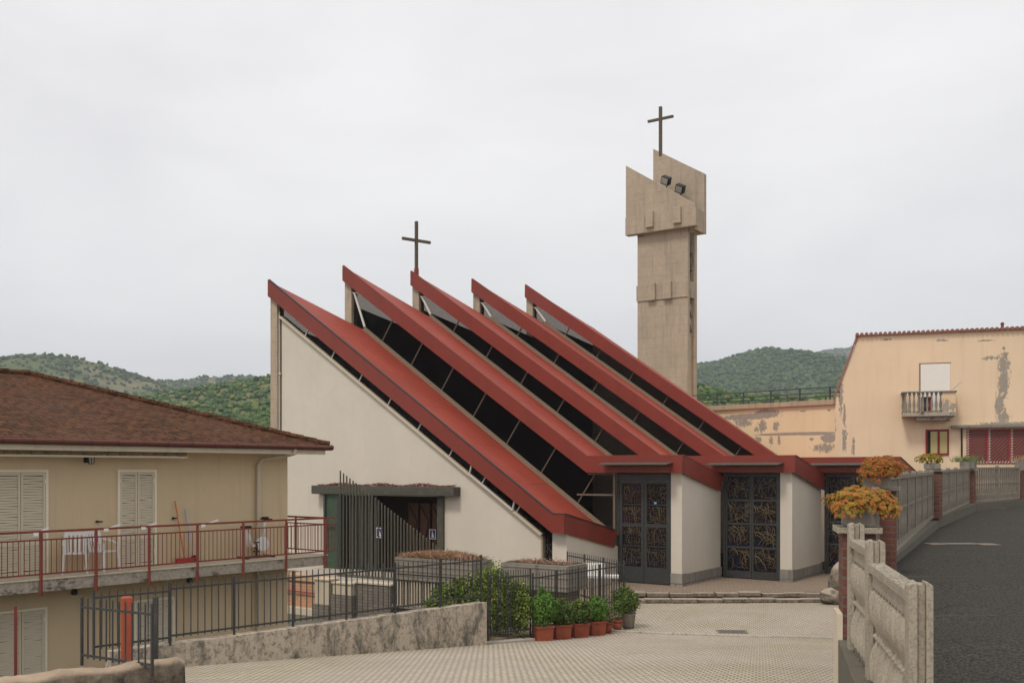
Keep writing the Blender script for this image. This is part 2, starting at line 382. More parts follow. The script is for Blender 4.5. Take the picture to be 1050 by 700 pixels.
# ------------------------------------------------------------------ peeling walls: bare patches with their own places
def blob_mat(name,c,blobs):
    t=NT(name); n1=t.noise(.4,6,.6); col=t.mix(t.ramp(n1,[(.3,0.),(.75,1.)]),scl(c,.93),scl(c,1.04))
    n2=t.noise(1.0,6,.65,stretch=(3,3,.25)); col=t.mix(t.math('MULTIPLY',t.ramp(n2,[(.5,0.),(.8,1.)]),.18),col,(.36,.24,.14))
    nz=t.ramp(t.noise(5.5,10,.78,stretch=(1.6,1.6,.8)),[(.34,0.),(.66,1.)]); s=t.node('ShaderNodeSeparateXYZ'); g=t.node('ShaderNodeNewGeometry'); t.l.new(g.outputs['Position'],s.inputs[0])
    tot=None
    for (cx,cz,rx,rz,k) in blobs:
        dx=t.math('DIVIDE',t.math('SUBTRACT',s.outputs[0],cx),rx); dz=t.math('DIVIDE',t.math('SUBTRACT',s.outputs[2],cz),rz)
        d=t.math('SQRT',t.math('ADD',t.math('MULTIPLY',dx,dx),t.math('MULTIPLY',dz,dz)))
        m=t.math('ADD',t.math('SUBTRACT',1.0,d),t.math('MULTIPLY',t.math('SUBTRACT',nz,.55),k*.62))
        tot=m if tot is None else t.math('MAXIMUM',tot,m)
    mask=t.ramp(tot,[(.0,0.),(.03,1.)])
    col=t.mix(mask,col,t.mix(t.noise(6,4),(.24,.205,.165),(.40,.35,.29)))
    return t.fin(col,.92,t.bump(mask,-.02,.6,t.bump(t.noise(50,3),.004,.4)))
# ------------------------------------------------------------------ foliage helpers
def leaf(mb,p,n,size,up=None,fold=.25):
    n=n.normalized(); a=n.orthogonal().normalized(); ang=random.random()*6.283
    a=(Matrix.Rotation(ang,3,n)@a); b=n.cross(a)
    L=size; W=size*.5
    mb.add([p-a*L*.5, p+b*W*.5+n*fold*W*.3, p+a*L*.5, p-b*W*.5+n*fold*W*.3],[(0,1,2,3)])
def rnd_dir():
    z=random.uniform(-1,1); a=random.random()*6.283; r=math.sqrt(1-z*z); return V((r*math.cos(a),r*math.sin(a),z))
def bush(mb,c,rad,n,size,lump=.35,base=-.9,seed=0):
    c=V(c); rad=V(rad)
    for i in range(n):
        d=rnd_dir()
        if d.z<base: d.z=-d.z
        k=1+lump*(mnoise.noise(d*2.2+V((seed,seed*.7,0)))*1.5)+lump*.5*mnoise.noise(d*6+V((seed,0,seed)))
        r=k*(random.random()**.35)*(1.0 if random.random()<.93 else 1.12)
        p=c+V((d.x*rad.x,d.y*rad.y,d.z*rad.z))*r
        leaf(mb,p,(d+rnd_dir()*.9),size*random.uniform(.6,1.3))
def rosettes(mb,c,rad,n,size,seed=0,lump=.25):
    c=V(c)
    for i in range(n):
        d=rnd_dir()
        if d.z<-.45: d.z=-d.z*.6; d.normalize()
        k=1+lump*mnoise.noise(d*2.5+V((seed,seed,seed)))*1.5
        p=c+V((d.x*rad[0],d.y*rad[1],d.z*rad[2]))*k*random.uniform(.84,1.03)
        nn=(d+V((0,0,.4))+rnd_dir()*.35).normalized(); a=nn.orthogonal().normalized(); s=size*random.uniform(.7,1.25)
        vs=[p+nn*s*.1]; fs=[]
        off=random.random()*6
        K=6
        for k2 in range(K*2):
            an=off+math.pi*k2/K; rr=s*(.62 if k2%2==0 else .30)
            dirv=Matrix.Rotation(an,3,nn)@a
            vs.append(p+dirv*rr+nn*s*(.22 if k2%2==0 else .02))
        for k2 in range(K*2): fs.append((0,1+k2,1+(k2+1)%(K*2)))
        mb.add(vs,fs)
        # second, inner ring so the rosette has depth
        vs=[p+nn*s*.2]; fs=[]
        for k2 in range(K*2):
            an=off+.4+math.pi*k2/K; rr=s*(.36 if k2%2==0 else .16)
            dirv=Matrix.Rotation(an,3,nn)@a
            vs.append(p+dirv*rr+nn*s*(.42 if k2%2==0 else .15))
        for k2 in range(K*2): fs.append((0,1+k2,1+(k2+1)%(K*2)))
        vs2=[]; 
        mb.add(vs,fs)
# ------------------------------------------------------------------ church frame of reference
def W(a,b,z): return V((a*.8283+b*.5602,-a*.5602+b*.8283,z))
AD=V((.8283,-.5602,0)); BD=V((.5602,.8283,0)); UP=V((0,0,1))
def abox(mb,a0,a1,b0,b1,z0,z1):
    mb.hexa([W(a0,b0,z0),W(a1,b0,z0),W(a1,b1,z0),W(a0,b1,z0)],[W(a0,b0,z1),W(a1,b0,z1),W(a1,b1,z1),W(a0,b1,z1)])
def aprism(mb,pts,b0,b1):      # polygon of (a,z) in plane b0, extruded to b1
    mb.prism([W(a,b0,z) for a,z in pts],BD*(b1-b0))
PZ=-4.3
church=thing('church',W(-24,38,PZ),'white modern church with five red saw-tooth roof strips and dark stained doors','church')
ST=[dict(b=30.0,a0=-33.1,z0=8.25,ak=-18.54,zk=-1.59,ae=-18.05),
    dict(b=33.8,a0=-32.3,z0=9.44,ak=-19.3,zk=.53,ae=-15.3),
    dict(b=37.6,a0=-31.4,z0=9.72,ak=-17.9,zk=.54,ae=-12.35),
    dict(b=41.4,a0=-30.5,z0=9.85,ak=-16.6,zk=.50,ae=-9.4),
    dict(b=45.2,a0=-29.7,z0=10.05,ak=-15.6,zk=.55,ae=-14.0)]
DR=.125; FH=.62; BW=4.05; SK=2.05
def DD(s,a):
    d0=.115 if s['b']<31 else .165
    return d0+(.195-d0)*max(0,min(1.15,(a-s['a0'])/(s['ak']-s['a0'])))
def FZ(s,a):
    if a<=s['ak']: return s['z0']+(s['zk']-s['z0'])*(a-s['a0'])/(s['ak']-s['a0'])
    return s['zk']
def slopev(s): return V((s['ak']-s['a0'],0,s['zk']-s['z0'])).normalized()
for i,s in enumerate(ST):
    b0=s['b']; b1=b0+BW; d=DR*BW
    mb=MB()
    def top(a,b,dz=0): return W(a,b,FZ(s,a)-DD(s,a)*(b-b0)+dz)
    # sheet as slab: two panels (slope, flat)
    P=[(s['a0']+.03,b0+.04),(s['ak'],b0+.04),(s['ak'],b1),(s['a0']+SK,b1)]
    n=14
    # slope part subdivided along a so that standing seams read
    A=lambda t,e: (P[0][0]+(P[1][0]-P[0][0])*t) if e==0 else (P[3][0]+(P[2][0]-P[3][0])*t)
    for k in range(n):
        t0,t1=k/n,(k+1)/n
        q=[(A(t0,0),b0+.04),(A(t1,0),b0+.04),(A(t1,1),b1),(A(t0,1),b1)]
        mb.hexa([top(a,b,-.14) for a,b in q],[top(a,b,0) for a,b in q])
    mb.hexa([top(a,b,-.14) for a,b in [(s['ak'],b0+.04),(s['ae']-.04,b0+.04),(s['ae']-.04,b1),(s['ak'],b1)]],
            [top(a,b,0) for a,b in [(s['ak'],b0+.04),(s['ae']-.04,b0+.04),(s['ae']-.04,b1),(s['ak'],b1)]])
    roof=mb.build('roof',M['red'],church)
    # fascia (sub-part): sloping board, level board and the side board that falls towards the back
    f=MB()
    e=.02
    pts=[(s['a0'],s['z0']+e),(s['ak'],s['zk']+e),(s['ae'],s['zk']+e),(s['ae'],s['zk']-FH),(s['ak']-.02,s['zk']-FH),(s['a0'],s['z0']-FH-.05)]
    aprism(f,pts,b0-.05,b0+.05)
    if i in (0,1,2,3):
        q0,q1=b0+.053,b1-.35; DRr=DD(s,s['ae'])
        f.hexa([W(s['ae']-.07,q0,s['zk']-FH),W(s['ae']+.0,q0,s['zk']-FH),W(s['ae']+.0,q1,s['zk']-FH-DRr*(q1-b0)),W(s['ae']-.07,q1,s['zk']-FH-DRr*(q1-b0))],
               [W(s['ae']-.07,q0,s['zk']+e),W(s['ae']+.0,q0,s['zk']+e),W(s['ae']+.0,q1,s['zk']+e-DRr*(q1-b0)),W(s['ae']-.07,q1,s['zk']+e-DRr*(q1-b0))])
    f.build('fascia',M['fascia'],roof)
    g=MB(); hh=.032 if i else .05; tk=.03 if i else .05
    g.beam(W(s['a0']+.02,b0+.02,s['z0']+hh),W(s['ak'],b0+.02,s['zk']+hh),.10,tk)
    g.beam(W(s['ak'],b0+.02,s['zk']+hh),W(s['ae'],b0+.02,s['zk']+hh),.10,tk)
    if i<4: g.beam(W(s['ae']-.03,b0+.09,s['zk']+hh),W(s['ae']-.03,b1-.4,s['zk']+hh-DD(s,s['ae'])*(BW-.4)),.10,tk)
    g.build('edge_trim',M['gutterdark'] if i in (0,) else M['darkred'],roof)
# concrete columns at the high end
for i,s in enumerate(ST):
    mb=MB(); a0=s['a0']; bb=s['b']+.12
    mb.hexa([W(a0-.02,bb,-5.2),W(a0+.40,bb,-5.2),W(a0+.40,bb+.42,-5.2),W(a0-.02,bb+.42,-5.2)],
            [W(a0-.02,bb,FZ(s,a0)-.2),W(a0+.40,bb,FZ(s,a0+.4)-.2),W(a0+.40,bb+.42,FZ(s,a0+.4)-.25),W(a0-.02,bb+.42,FZ(s,a0)-.25)])
    mb.build('column',M['concrete_w'],church,bevel=.02)
# clerestory windows
def window_band(s,bpl,bottom,aS,aE,mat_fr,n,zflat=None):
    # glass plane polygon between bottom(a) and fascia bottom
    top=lambda a: FZ(s,a)-FH+.05
    g=MB(); N=24
    aa=[aS+(aE-aS)*k/N for k in range(N+1)]+[s['ak']]
    aa=sorted(x for x in aa if aS<=x<=aE)
    for x0,x1 in zip(aa,aa[1:]):
        t0,t1,u0,u1=bottom(x0),bottom(x1),top(x0),top(x1)
        if u0>t0 or u1>t1: g.quad(W(x0,bpl,t0),W(x1,bpl,t1),W(x1,bpl,max(u1,t1)),W(x0,bpl,max(u0,t0)))
    gl=g.build('clerestory_window',M['glass'],church)
    fr=MB(); sv=slopev(s); nv=V((-sv.z,0,sv.x))   # in (a,z) plane, pointing up-right
    for k in range(1,n):
        a=aS+(aE-aS)*k/n
        if a>s['ak']-.3: continue
        zb=bottom(a); h=top(a)-zb
        if h<.05: continue
        L=h*abs(sv.x)        # perpendicular distance between the two parallel lines
        p=V((a,0,zb)); q=p+nv*L
        fr=MB(); fr.beam(W(p.x,bpl-.03,p.z),W(q.x,bpl-.03,q.z),.038,.05,up=BD); fr.build('mullion',mat_fr,gl)
    return gl
s1=ST[0]
wt=lambda a: 6.62+(a+32.6)*(-2.32-6.62)/(-19.2+32.6)       # top of the white side wall
window_band(s1,30.28,lambda a: wt(a) ,-32.7,-18.75,M['mullw'],9)
gls=[]
for i in range(1,5):
    s=ST[i]; p=ST[i-1]
    def bot(a,p=p,s=s):
        aa=max(a,p['a0']+SK)
        return FZ(p,aa)-DD(p,aa)*(s['b']+.28-p['b'])+.02 if a>=p['a0']+SK else FZ(p,p['a0']+SK)-DR*(BW)-1.2
    aE={1:-18.25,2:-15.5,3:-12.7,4:-14.1}[i]
    gl=window_band(s,s['b']+.28,bot,s['a0']+.42,aE,M['mull'],8)
    sl=MB(); bb=s['b']+.16
    a0=p['a0']+SK-.05; aK=p['ak']
    z=lambda a: FZ(p,a)-DD(p,a)*(bb-p['b'])
    sl.beam(W(a0,bb,z(a0)+.10),W(aK,bb,z(aK)+.10),.10,.10)
    sl.beam(W(a0,bb-.12,z(a0)+.04),W(aK,bb-.12,z(aK)+.05),.08,.06)
    sl.build('sill',M['sill'],gl)
    br=MB()
    br.tube([W(s['a0']+.55,bb,FZ(s,s['a0']+.55)-FH-.25),W(a0,bb,z(a0)+.15)],.055,8)
    br.tube([W(s['a0']+.45,bb,FZ(s,s['a0']+.45)-FH-.32),W(s['a0']+1.0,bb,FZ(s,s['a0']+1.0)-FH-.02)],.03,6)
    br.build('brace',M['mullw'],gl)
    # rear wall behind this strip: solid below, glazed above
# frames of the front glazing beside the first door
fr=MB(); bb=34.02
fr.beam(W(-18.24,bb,-2.3),W(-18.24,bb,-.1),.09,.08,up=BD)
fr.beam(W(-18.24,bb,-.95),W(-19.9,bb,-.95),.06,.07)
fr.beam(W(-18.24,bb,-.14),W(-19.4,bb,-.14),.06,.07)
fr.build('front_window_frame',M['mull'],church)
# open window sash on the first strip (white outline)
fs=MB(); L=[(-22.35,),(-20.45,)]
zz=lambda a: wt(a)+.08
pts=[W(-22.3,30.12,zz(-22.3)+.02),W(-20.35,30.12,zz(-20.35)+.02),W(-20.2,30.05,zz(-20.35)+.40),W(-22.15,30.05,zz(-22.3)+.40)]
for k in range(4): fs.beam(pts[k],pts[(k+1)%4],.05,.05)
fs.build('open_sash',M['mullw'],church)
# white side wall with entrance opening
mb=MB(); b0,b1=30.3,30.6; EL,ER,ET=-29.62,-23.86,-1.02
def wpoly(pts): aprism(mb,pts,b0,b1)
wpoly([(-32.6,-5.4),(EL,-5.4),(EL,wt(EL)),(-32.6,wt(-32.6))])
wpoly([(EL,ET),(ER,ET),(ER,wt(ER)),(EL,wt(EL))])
wpoly([(ER,-5.4),(-19.2,-5.4),(-19.2,wt(-19.2)),(ER,wt(ER))])
sw=mb.build('side_wall',M['white'],church)
cp=MB(); cp.beam(W(-32.6,30.32,wt(-32.6)+.05),W(-19.15,30.32,wt(-19.15)+.05),.36,.08)
cp.build('coping',M['tan'],sw)
jo=MB()
jo.beam(W(-19.17,30.3,-4.4),W(-19.17,30.3,-2.36),.07,.1,up=BD)
jo.build('wall_end_post',M['concrete_w'],sw)
# narrow glass strip beside the first column
mb=MB(); mb.quad(W(-32.7,30.36,-5),W(-32.6,30.36,-5),W(-32.6,30.36,7),W(-32.7,30.36,7.1))
ns=mb.build('narrow_window',M['inner'],church)
mb=MB()
for z in (-3,1.35,4.2): mb.beam(W(-32.74,30.22,z),W(-32.58,30.22,z),.05,.06)
mb.beam(W(-32.68,30.25,-5),W(-32.68,30.25,6.9),.03,.05,up=BD)
mb.build('window_frame',M['mullw'],ns)
# piers
def pier(bf,ac,a_l,ztop,drop,blen,plh=.47,pl=True):
    m=MB(); t=.3
    abox(m,a_l,ac,bf,bf+t,PZ-.9,ztop)
    q0=bf+t; q1=bf+blen
    m.hexa([W(ac-.25,q0,PZ-.9),W(ac,q0,PZ-.9),W(ac,q1,PZ-.9),W(ac-.25,q1,PZ-.9)],
           [W(ac-.25,q0,ztop-.195*t),W(ac,q0,ztop-.195*t),W(ac,q1,ztop-.195*blen),W(ac-.25,q1,ztop-.195*blen)])
    o=m.build('pier',M['white'],church)
    if pl:
        m=MB(); abox(m,a_l+.002,ac+.05,bf-.05,bf+t,PZ-.5,PZ+plh); abox(m,ac-.2,ac+.05,bf+t,q1,PZ-.5,PZ+plh-.03)
        m.build('plinth',M['plinth'],o)
pier(30.3,-18.15,-18.75,ST[0]['zk']-FH+.03,0,3.85,pl=False)
pier(34.1,-15.46,-15.9,ST[1]['zk']-FH+.04,0,3.7)
pier(37.85,-12.56,-13.03,ST[2]['zk']-FH+.05,0,3.7)
pier(41.6,-9.65,-10.1,ST[3]['zk']-FH+.05,0,3.6)
# stained glass slot at pier 0
def tracery(m,a0,a1,bpl,z0,z1,n,seed,r=.011,kind=0):
    rr=random.Random(seed)
    w=a1-a0; h=z1-z0
    for k in range(n):
        a=a0+rr.random()*w; z=z0+rr.random()*h; ang=rr.choice([math.pi/2,math.pi/2,0,rr.random()*6.28])+rr.uniform(-.5,.5)
        pts=[]; L=rr.uniform(.35,1.1); cur=rr.uniform(-3.5,3.5); st=9
        for q in range(st):
            if a0<=a<=a1 and z0<=z<=z1: pts.append(W(a,bpl-rr.uniform(.0,.012),z))
            else: break
            a+=math.cos(ang)*L/st; z+=math.sin(ang)*L/st; ang+=cur*L/st
        if len(pts)>=2: m.tube(pts,r*rr.uniform(.7,1.3),4,cap=False)
def cells(m,a0,a1,bpl,z0,z1,nx,nz,seed,r=.01):   # leaded network of irregular cells
    rr=random.Random(seed); P={}
    for i in range(nx+1):
        for j in range(nz+1):
            ja=0 if i in (0,nx) else rr.uniform(-.42,.42); jz=0 if j in (0,nz) else rr.uniform(-.42,.42)
            P[i,j]=W(a0+(a1-a0)*(i+ja)/nx,bpl-.01,z0+(z1-z0)*(j+jz)/nz)
    for i in range(nx+1):
        for j in range(nz+1):
            if i<nx and 0<j<nz and rr.random()<.8: m.tube([P[i,j],P[i+1,j]],r*rr.uniform(.6,1.3),4,cap=False)
            if j<nz and 0<i<nx and rr.random()<.85: m.tube([P[i,j],P[i,j+1]],r*rr.uniform(.6,1.3),4,cap=False)
m=MB(); m.quad(W(-19.13,30.45,PZ-.3),W(-18.75,30.45,PZ-.3),W(-18.75,30.45,-2.1),W(-19.13,30.45,-1.9))
so=m.build('stained_glass_slot',M['stained'],church)
m=MB(); cells(m,-19.12,-18.76,30.42,PZ,-2.1,4,16,3); m.build('tracery',M['ironwork'],so)
# doors
def door(aL,aR,bpl,ztop,style,seed):
    m=MB(); z0=PZ+.01
    hd=.30 if style==0 else .06
    fw=.09
    # outer frame
    abox(m,aL,aL+fw,bpl-.04,bpl+.08,z0,ztop); abox(m,aR-fw,aR,bpl-.04,bpl+.08,z0,ztop)
    abox(m,aL+fw,aR-fw,bpl-.04,bpl+.08,ztop-hd,ztop)
    d=m.build('door',M['steel'],church)
    mid=(aL+aR)/2
    for li,(x0,x1) in enumerate(((aL+fw+.01,mid-.01),(mid+.01,aR-fw-.01))):
        m=MB(); zt=ztop-hd-.01
        rows=4; zb=z0+(.62 if style==0 else .30)
        st=.11 if style==0 else .07
        abox(m,x0,x0+st,bpl-.02,bpl+.05,z0+.02,zt); abox(m,x1-st,x1,bpl-.02,bpl+.05,z0+.02,zt)
        abox(m,x0+st,x1-st,bpl-.02,bpl+.05,z0+.02,zb); abox(m,x0+st,x1-st,bpl-.02,bpl+.05,zt-.10,zt)
        hgt=(zt-.10-zb)/rows
        for k in range(1,rows):
            th=.13 if (style==0 and k==2) else (.03 if style==0 else .08)
            abox(m,x0+st,x1-st,bpl-.018,bpl+.05,zb+k*hgt-th/2,zb+k*hgt+th/2)
        lf=m.build('door_leaf',M['steel'],d)
        m=MB(); m.quad(W(x0+st,bpl+.03,zb),W(x1-st,bpl+.03,zb),W(x1-st,bpl+.03,zt-.1),W(x0+st,bpl+.03,zt-.1))
        g=m.build('stained_glass',M['stained'],d)
        m=MB()
        for k in range(rows):
            za,zc=zb+k*hgt+.04,zb+(k+1)*hgt-.04
            if style==0:
                cells(m,x0+st,x1-st,bpl+.01,za,zc,8,8,seed+k*7+li,.0055)
                tracery(m,x0+st,x1-st,bpl+.005,za,zc,12,seed+k+li*9,.008)
            else:
                tracery(m,x0+st,x1-st,bpl-.0,za,zc,34,seed+k+li*9,.0075)
                tracery(m,x0+st,x1-st,bpl-.03,za,zc,12,seed+k*3+li*5,.012)
        m.build('tracery',M['ironwork'],d)
    if style==0:
        m=MB(); abox(m,mid+.42,mid+.52,bpl-.012,bpl+.0,z0+3.02,z0+3.10); m.build('pale_blue_pane',m_plain('pale_blue_glass',(.25,.42,.62),.3),d)
        m=MB(); m.tube([W(mid+.16,bpl-.03,z0+1.9),W(mid+.16,bpl-.03,z0+2.1)],.02,6); m.build('door_handle',M['steel'],d)
    # thin metal drip shelf above
    m=MB(); m.hexa([W(aL-.35,bpl-1.0,.20),W(aR+.25,bpl-1.0,.20),W(aR+.25,bpl-.352,.27),W(aL-.35,bpl-.352,.27)],
                   [W(aL-.35,bpl-1.0,.235),W(aR+.25,bpl-1.0,.235),W(aR+.25,bpl-.352,.31),W(aL-.35,bpl-.352,.31)])
    m.build('drip_shelf',M['canopy'],d)
    m=MB(); abox(m,aL-.05,aR+.1,bpl-.46,bpl-.354,-.08,.16); m.build('lintel_board',M['darkred'],d)
door(-18.18,-15.9,34.16,-.10,0,11)
door(-15.38,-13.03,37.92,-.08,1,40)
door(-12.45,-10.1,41.66,-.10,1,80)
# shells: right side, rear walls, dark floor
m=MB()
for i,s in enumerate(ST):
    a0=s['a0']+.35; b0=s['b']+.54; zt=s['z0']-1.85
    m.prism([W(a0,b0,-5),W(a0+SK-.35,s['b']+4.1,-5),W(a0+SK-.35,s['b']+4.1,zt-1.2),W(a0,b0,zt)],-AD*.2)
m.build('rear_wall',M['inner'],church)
m=MB()
for i,s in enumerate(ST):
    a0=s['a0']+.35; b0=s['b']+.54; zt=s['z0']-1.85
    zb1=FZ(s,s['a0']+SK)-DR*BW-.15
    m.quad(W(a0,b0,zt),W(a0+SK-.35,s['b']+4.1,zt-1.2),W(a0+SK-.35,s['b']+4.1,zb1),W(a0,b0,FZ(s,a0)-.3))
m.build('rear_glazing',M['glass2'],church)
m=MB(); s=ST[4]
aprism(m,[(s['a0']+SK,-5),(-14.1,-5),(-14.1,s['zk']-1.0),(s['ak'],s['zk']-1.0),(s['a0']+SK,FZ(s,s['a0']+SK)-1.0)],49.0,49.2)
m.build('far_side_wall',M['white'],church)
m=MB(); abox(m,-14.3,-14.1,45.3,49.0,PZ-.5,-.1); m.build('end_wall',M['white'],church)
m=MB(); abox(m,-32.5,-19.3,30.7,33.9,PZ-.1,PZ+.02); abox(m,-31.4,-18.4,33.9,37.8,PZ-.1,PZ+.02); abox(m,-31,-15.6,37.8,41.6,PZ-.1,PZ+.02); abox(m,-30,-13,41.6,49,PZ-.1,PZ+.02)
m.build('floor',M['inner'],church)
# vestibule
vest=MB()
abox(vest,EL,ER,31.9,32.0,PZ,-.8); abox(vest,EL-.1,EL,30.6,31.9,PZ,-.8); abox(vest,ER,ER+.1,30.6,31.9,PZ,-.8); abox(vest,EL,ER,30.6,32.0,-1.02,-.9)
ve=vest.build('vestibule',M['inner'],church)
m=MB()
for k in range(5):
    a=-26.6+k*.62; abox(m,a,a+.5,31.7,31.8,PZ+.25,-1.35)
    m.beam(W(a+.05,31.66,PZ+.5),W(a+.45,31.66,PZ+2.2),.05,.07,up=BD); m.beam(W(a+.05,31.66,-1.5),W(a+.45,31.66,-2.1),.05,.07,up=BD)
m.build('wooden_door',M['wood'],church)
m=MB(); abox(m,-30.35,-22.85,29.85,30.295,-.98,-.63); cn=m.build('entrance_canopy',M['canopy'],church,bevel=.02)
m=MB()
for k in range(1500):
    a=random.uniform(-30.1,-23.0); b=random.uniform(29.87,30.27); leaf(m,W(a,b,-.615+random.random()*.06*(1+.8*math.sin(a*3))),rnd_dir(),.09)
m.build('roof_litter',m_foliage('canopy_sedum',[(.0,(.16,.05,.045)),(.7,(.28,.10,.08)),(1.,(.42,.33,.24))],.1),cn)
m=MB(); abox(m,-29.65,-28.93,30.0,30.295,PZ,-.985); gp=m.build('green_panel',M['green'],church)
m=MB(); abox(m,-29.72,-29.62,29.93,29.995,PZ,-.985); abox(m,-28.97,-28.83,29.93,29.995,PZ,-.985); abox(m,-29.62,-28.97,29.95,29.995,-2.4,-2.3)
for k in range(6): abox(m,-28.6+k*.27,-28.45+k*.27,30.32,30.40,PZ,-1.03)
m.build('panel_frame',M['steel'],gp)
m=MB(); abox(m,-23.9,-23.62,30.18,30.298,PZ,-.985); m.build('door_jamb',M['canopy'],church)
# small blue sign with a white kneeling figure
def sign(a,b,z,name):
    t=MB(); abox(t,a,a+.34,b-.03,b,z,z+.40); o=t.build(name,m_plain('blue_sign',(.03,.04,.14),.4),church)
    t=MB()
    abox(t,a,a+.34,b-.036,b-.031,z,z+.03); abox(t,a,a+.34,b-.036,b-.031,z+.37,z+.40)
    abox(t,a,a+.03,b-.036,b-.031,z+.03,z+.37); abox(t,a+.31,a+.34,b-.036,b-.031,z+.03,z+.37)
    t.prism([W(a+.12,b-.038,z+.07),W(a+.26,b-.038,z+.07),W(a+.23,b-.038,z+.16),W(a+.20,b-.038,z+.26),W(a+.14,b-.038,z+.26),W(a+.13,b-.038,z+.15)],BD*.006)
    t.lathe(W(a+.17,b-.04,z+.27),[(.01,0),(.028,.02),(.028,.04),(.01,.06)],8)
    t.build('sign_figure',M['whitep'],o)
sign(-25.4,31.60,-2.78,'door_sign'); sign(-26.75,29.9,-2.68,'door_sign')
# church cross
m=MB(); base=W(-31.05,37.75,9.35)
cr=MB(); 
pz=at(427,0,base.y); X=pz.x; Y=base.y; 
m.box((X,Y,(12.2+9.6)/2),(.13,.13,2.5),(.8,.6,0)); m.beam(V((X,Y,11.22))-V((.8,.6,0))*.80,V((X,Y,11.22))+V((.8,.6,0))*.80,.11,.13)
cc=m.build('roof_cross',M['copper'],church)
m=MB(); m.box((X,Y,9.4),(.17,.17,.9),(.8,.6,0)); m.build('cross_base',M['fascia'],cc)
# ------------------------------------------------------------------ bell tower
tw=thing('bell_tower',W(-26.2,55.6,PZ),'tall tan concrete bell tower with slanted top plates behind the church','bell tower')
m=MB(); abox(m,-27.9,-24.56,55.0,55.32,-5.2,14.5); m.build('front_shaft',None or M['concrete_w'],tw,bevel=.03)
m=MB(); abox(m,-27.8,-24.5,55.9,56.25,-5.2,14.3); m.build('back_shaft',M['concrete_w'],tw,bevel=.03)
m=MB(); abox(m,-27.7,-27.5,55.32,55.9,-5.2,14.4); abox(m,-24.85,-24.70,55.322,55.898,-5.2,10.0); m.build('infill_wall',M['concrete_w'],tw)
m=MB()
abox(m,-27.93,-24.50,54.93,54.998,10.35,11.3); abox(m,-24.9,-24.52,55.33,55.89,10.35,11.3)
m.build('belt',M['concrete_w'],tw)
for a in (-27.15,-26.1):
    m=MB(); abox(m,a,a+.55,54.75,54.928,10.3,11.35); m.build('shaft_boss',M['concrete_w'],tw,bevel=.03)
m=MB()
aprism(m,[(-28.5,15.5),(-23.95,15.5),(-23.95,15.72),(-28.5,18.72)],54.62,54.97)
m.build('front_plate',M['concrete_w'],tw,bevel=.02)
m=MB(); abox(m,-28.5,-23.85,54.55,55.0,14.4,15.498); m.build('front_band',M['concrete_w'],tw,bevel=.02)
for a in (-27.05,-25.25):
    m=MB(); abox(m,a,a+.5,54.36,54.548,14.65,15.62); m.build('plate_boss',M['concrete_w'],tw,bevel=.03)
m=MB(); aprism(m,[(-27.45,14.3),(-24.05,14.3),(-24.05,17.9),(-27.45,20.0)],56.26,56.6); m.build('back_plate',M['concrete_w'],tw,bevel=.02)
m=MB(); aprism(m,[(-24.4,14.3),(-24.1,14.3),(-24.1,15.6),(-24.4,15.6)],55.0,56.255); aprism(m,[(-27.9,14.3),(-27.4,14.3),(-27.4,15.4),(-27.9,15.4)],55.0,56.255)
m.build('side_plate',M['concrete_w'],tw)
bmat=m_plain('bronze_bell',(.05,.035,.02),.4)
for z in (8.3,9.2,12.0,13.0):
    m=MB(); m.lathe(W(-24.8,55.62,z),[(.02,.55),(.12,.5),(.16,.3),(.24,.05),(.26,0)],12); m.build('bell',bmat,tw)
m=MB()
for z in (8.9,9.8,12.6,13.6): m.beam(W(-24.8,55.33,z),W(-24.8,55.89,z),.08,.08)
m.tube([W(-24.8+.3*math.cos(k*.5),55.62,12.6+.5*math.sin(k*.5)) for k in range(14)],.025,5)
m.build('bell_frame',M['copper'],tw)
for (px,py) in ((683,185),(697.5,193.5)):
    c=at(px,py,60.4); m=MB(); m.box(c,(.55,.35,.48),(AD-UP*.5).normalized(),(UP+AD*.5-BD*.6).normalized())
    o=m.build('floodlight',M['black'],tw,bevel=.03)
    m=MB(); u=(UP+AD*.5-BD*.6).normalized(); ax=(AD-UP*.5).normalized(); ay=u.cross(ax).normalized()
    m.box(c-ay*.185,(.43,.012,.36),ax,u); m.build('floodlight_glass',M['lamp'],o)
    m=MB(); m.tube([c-UP*.05,c-UP*.45+BD*.1],.03,6); m.build('bracket',M['steel'],o)
bc=at(678.3,0,61.3)
m=MB(); m.box((bc.x,bc.y+.4,21.0),(.17,.17,3.0),AD); hb=V((bc.x,bc.y+.4,21.75))
m.beam(hb-AD*.86,hb+AD*.86,.14,.14); m.build('tower_cross',M['copper'],tw)
# ------------------------------------------------------------------ balcony house (left)
C=V((.628,.778,0)).normalized(); N_=V((-C.y,C.x,0))      # along the facade, and into the house
R0=V((-10.3,20,0)); GZ=-5.45
def H(s,o,z): return R0+C*s+N_*o+UP*z                    # o = depth behind the railing line
def s_at(px,o):
    u=(px-525)/F; p=R0+N_*o
    return (u*p.y-p.x)/(C.x-u*C.y)
house=thing('balcony_house',H(3,.95,GZ),'beige two-storey house with brown hipped roof and a red-railed balcony','house')
WO=.95; SC=7.96; FZ0=-2.27
def hbox(m,s0,s1,o0,o1,z0,z1):
    m.hexa([H(s0,o0,z0),H(s1,o0,z0),H(s1,o1,z0),H(s0,o1,z0)],[H(s0,o0,z1),H(s1,o0,z1),H(s1,o1,z1),H(s0,o1,z1)])
m=MB(); hbox(m,-6,SC,WO,WO+9.2,GZ-.3,.52); hw=m.build('wall',M['housewall'],house)
m=MB(); hbox(m,-6,SC+.004,WO-.02,WO+9.22,-3.0,-2.50); 
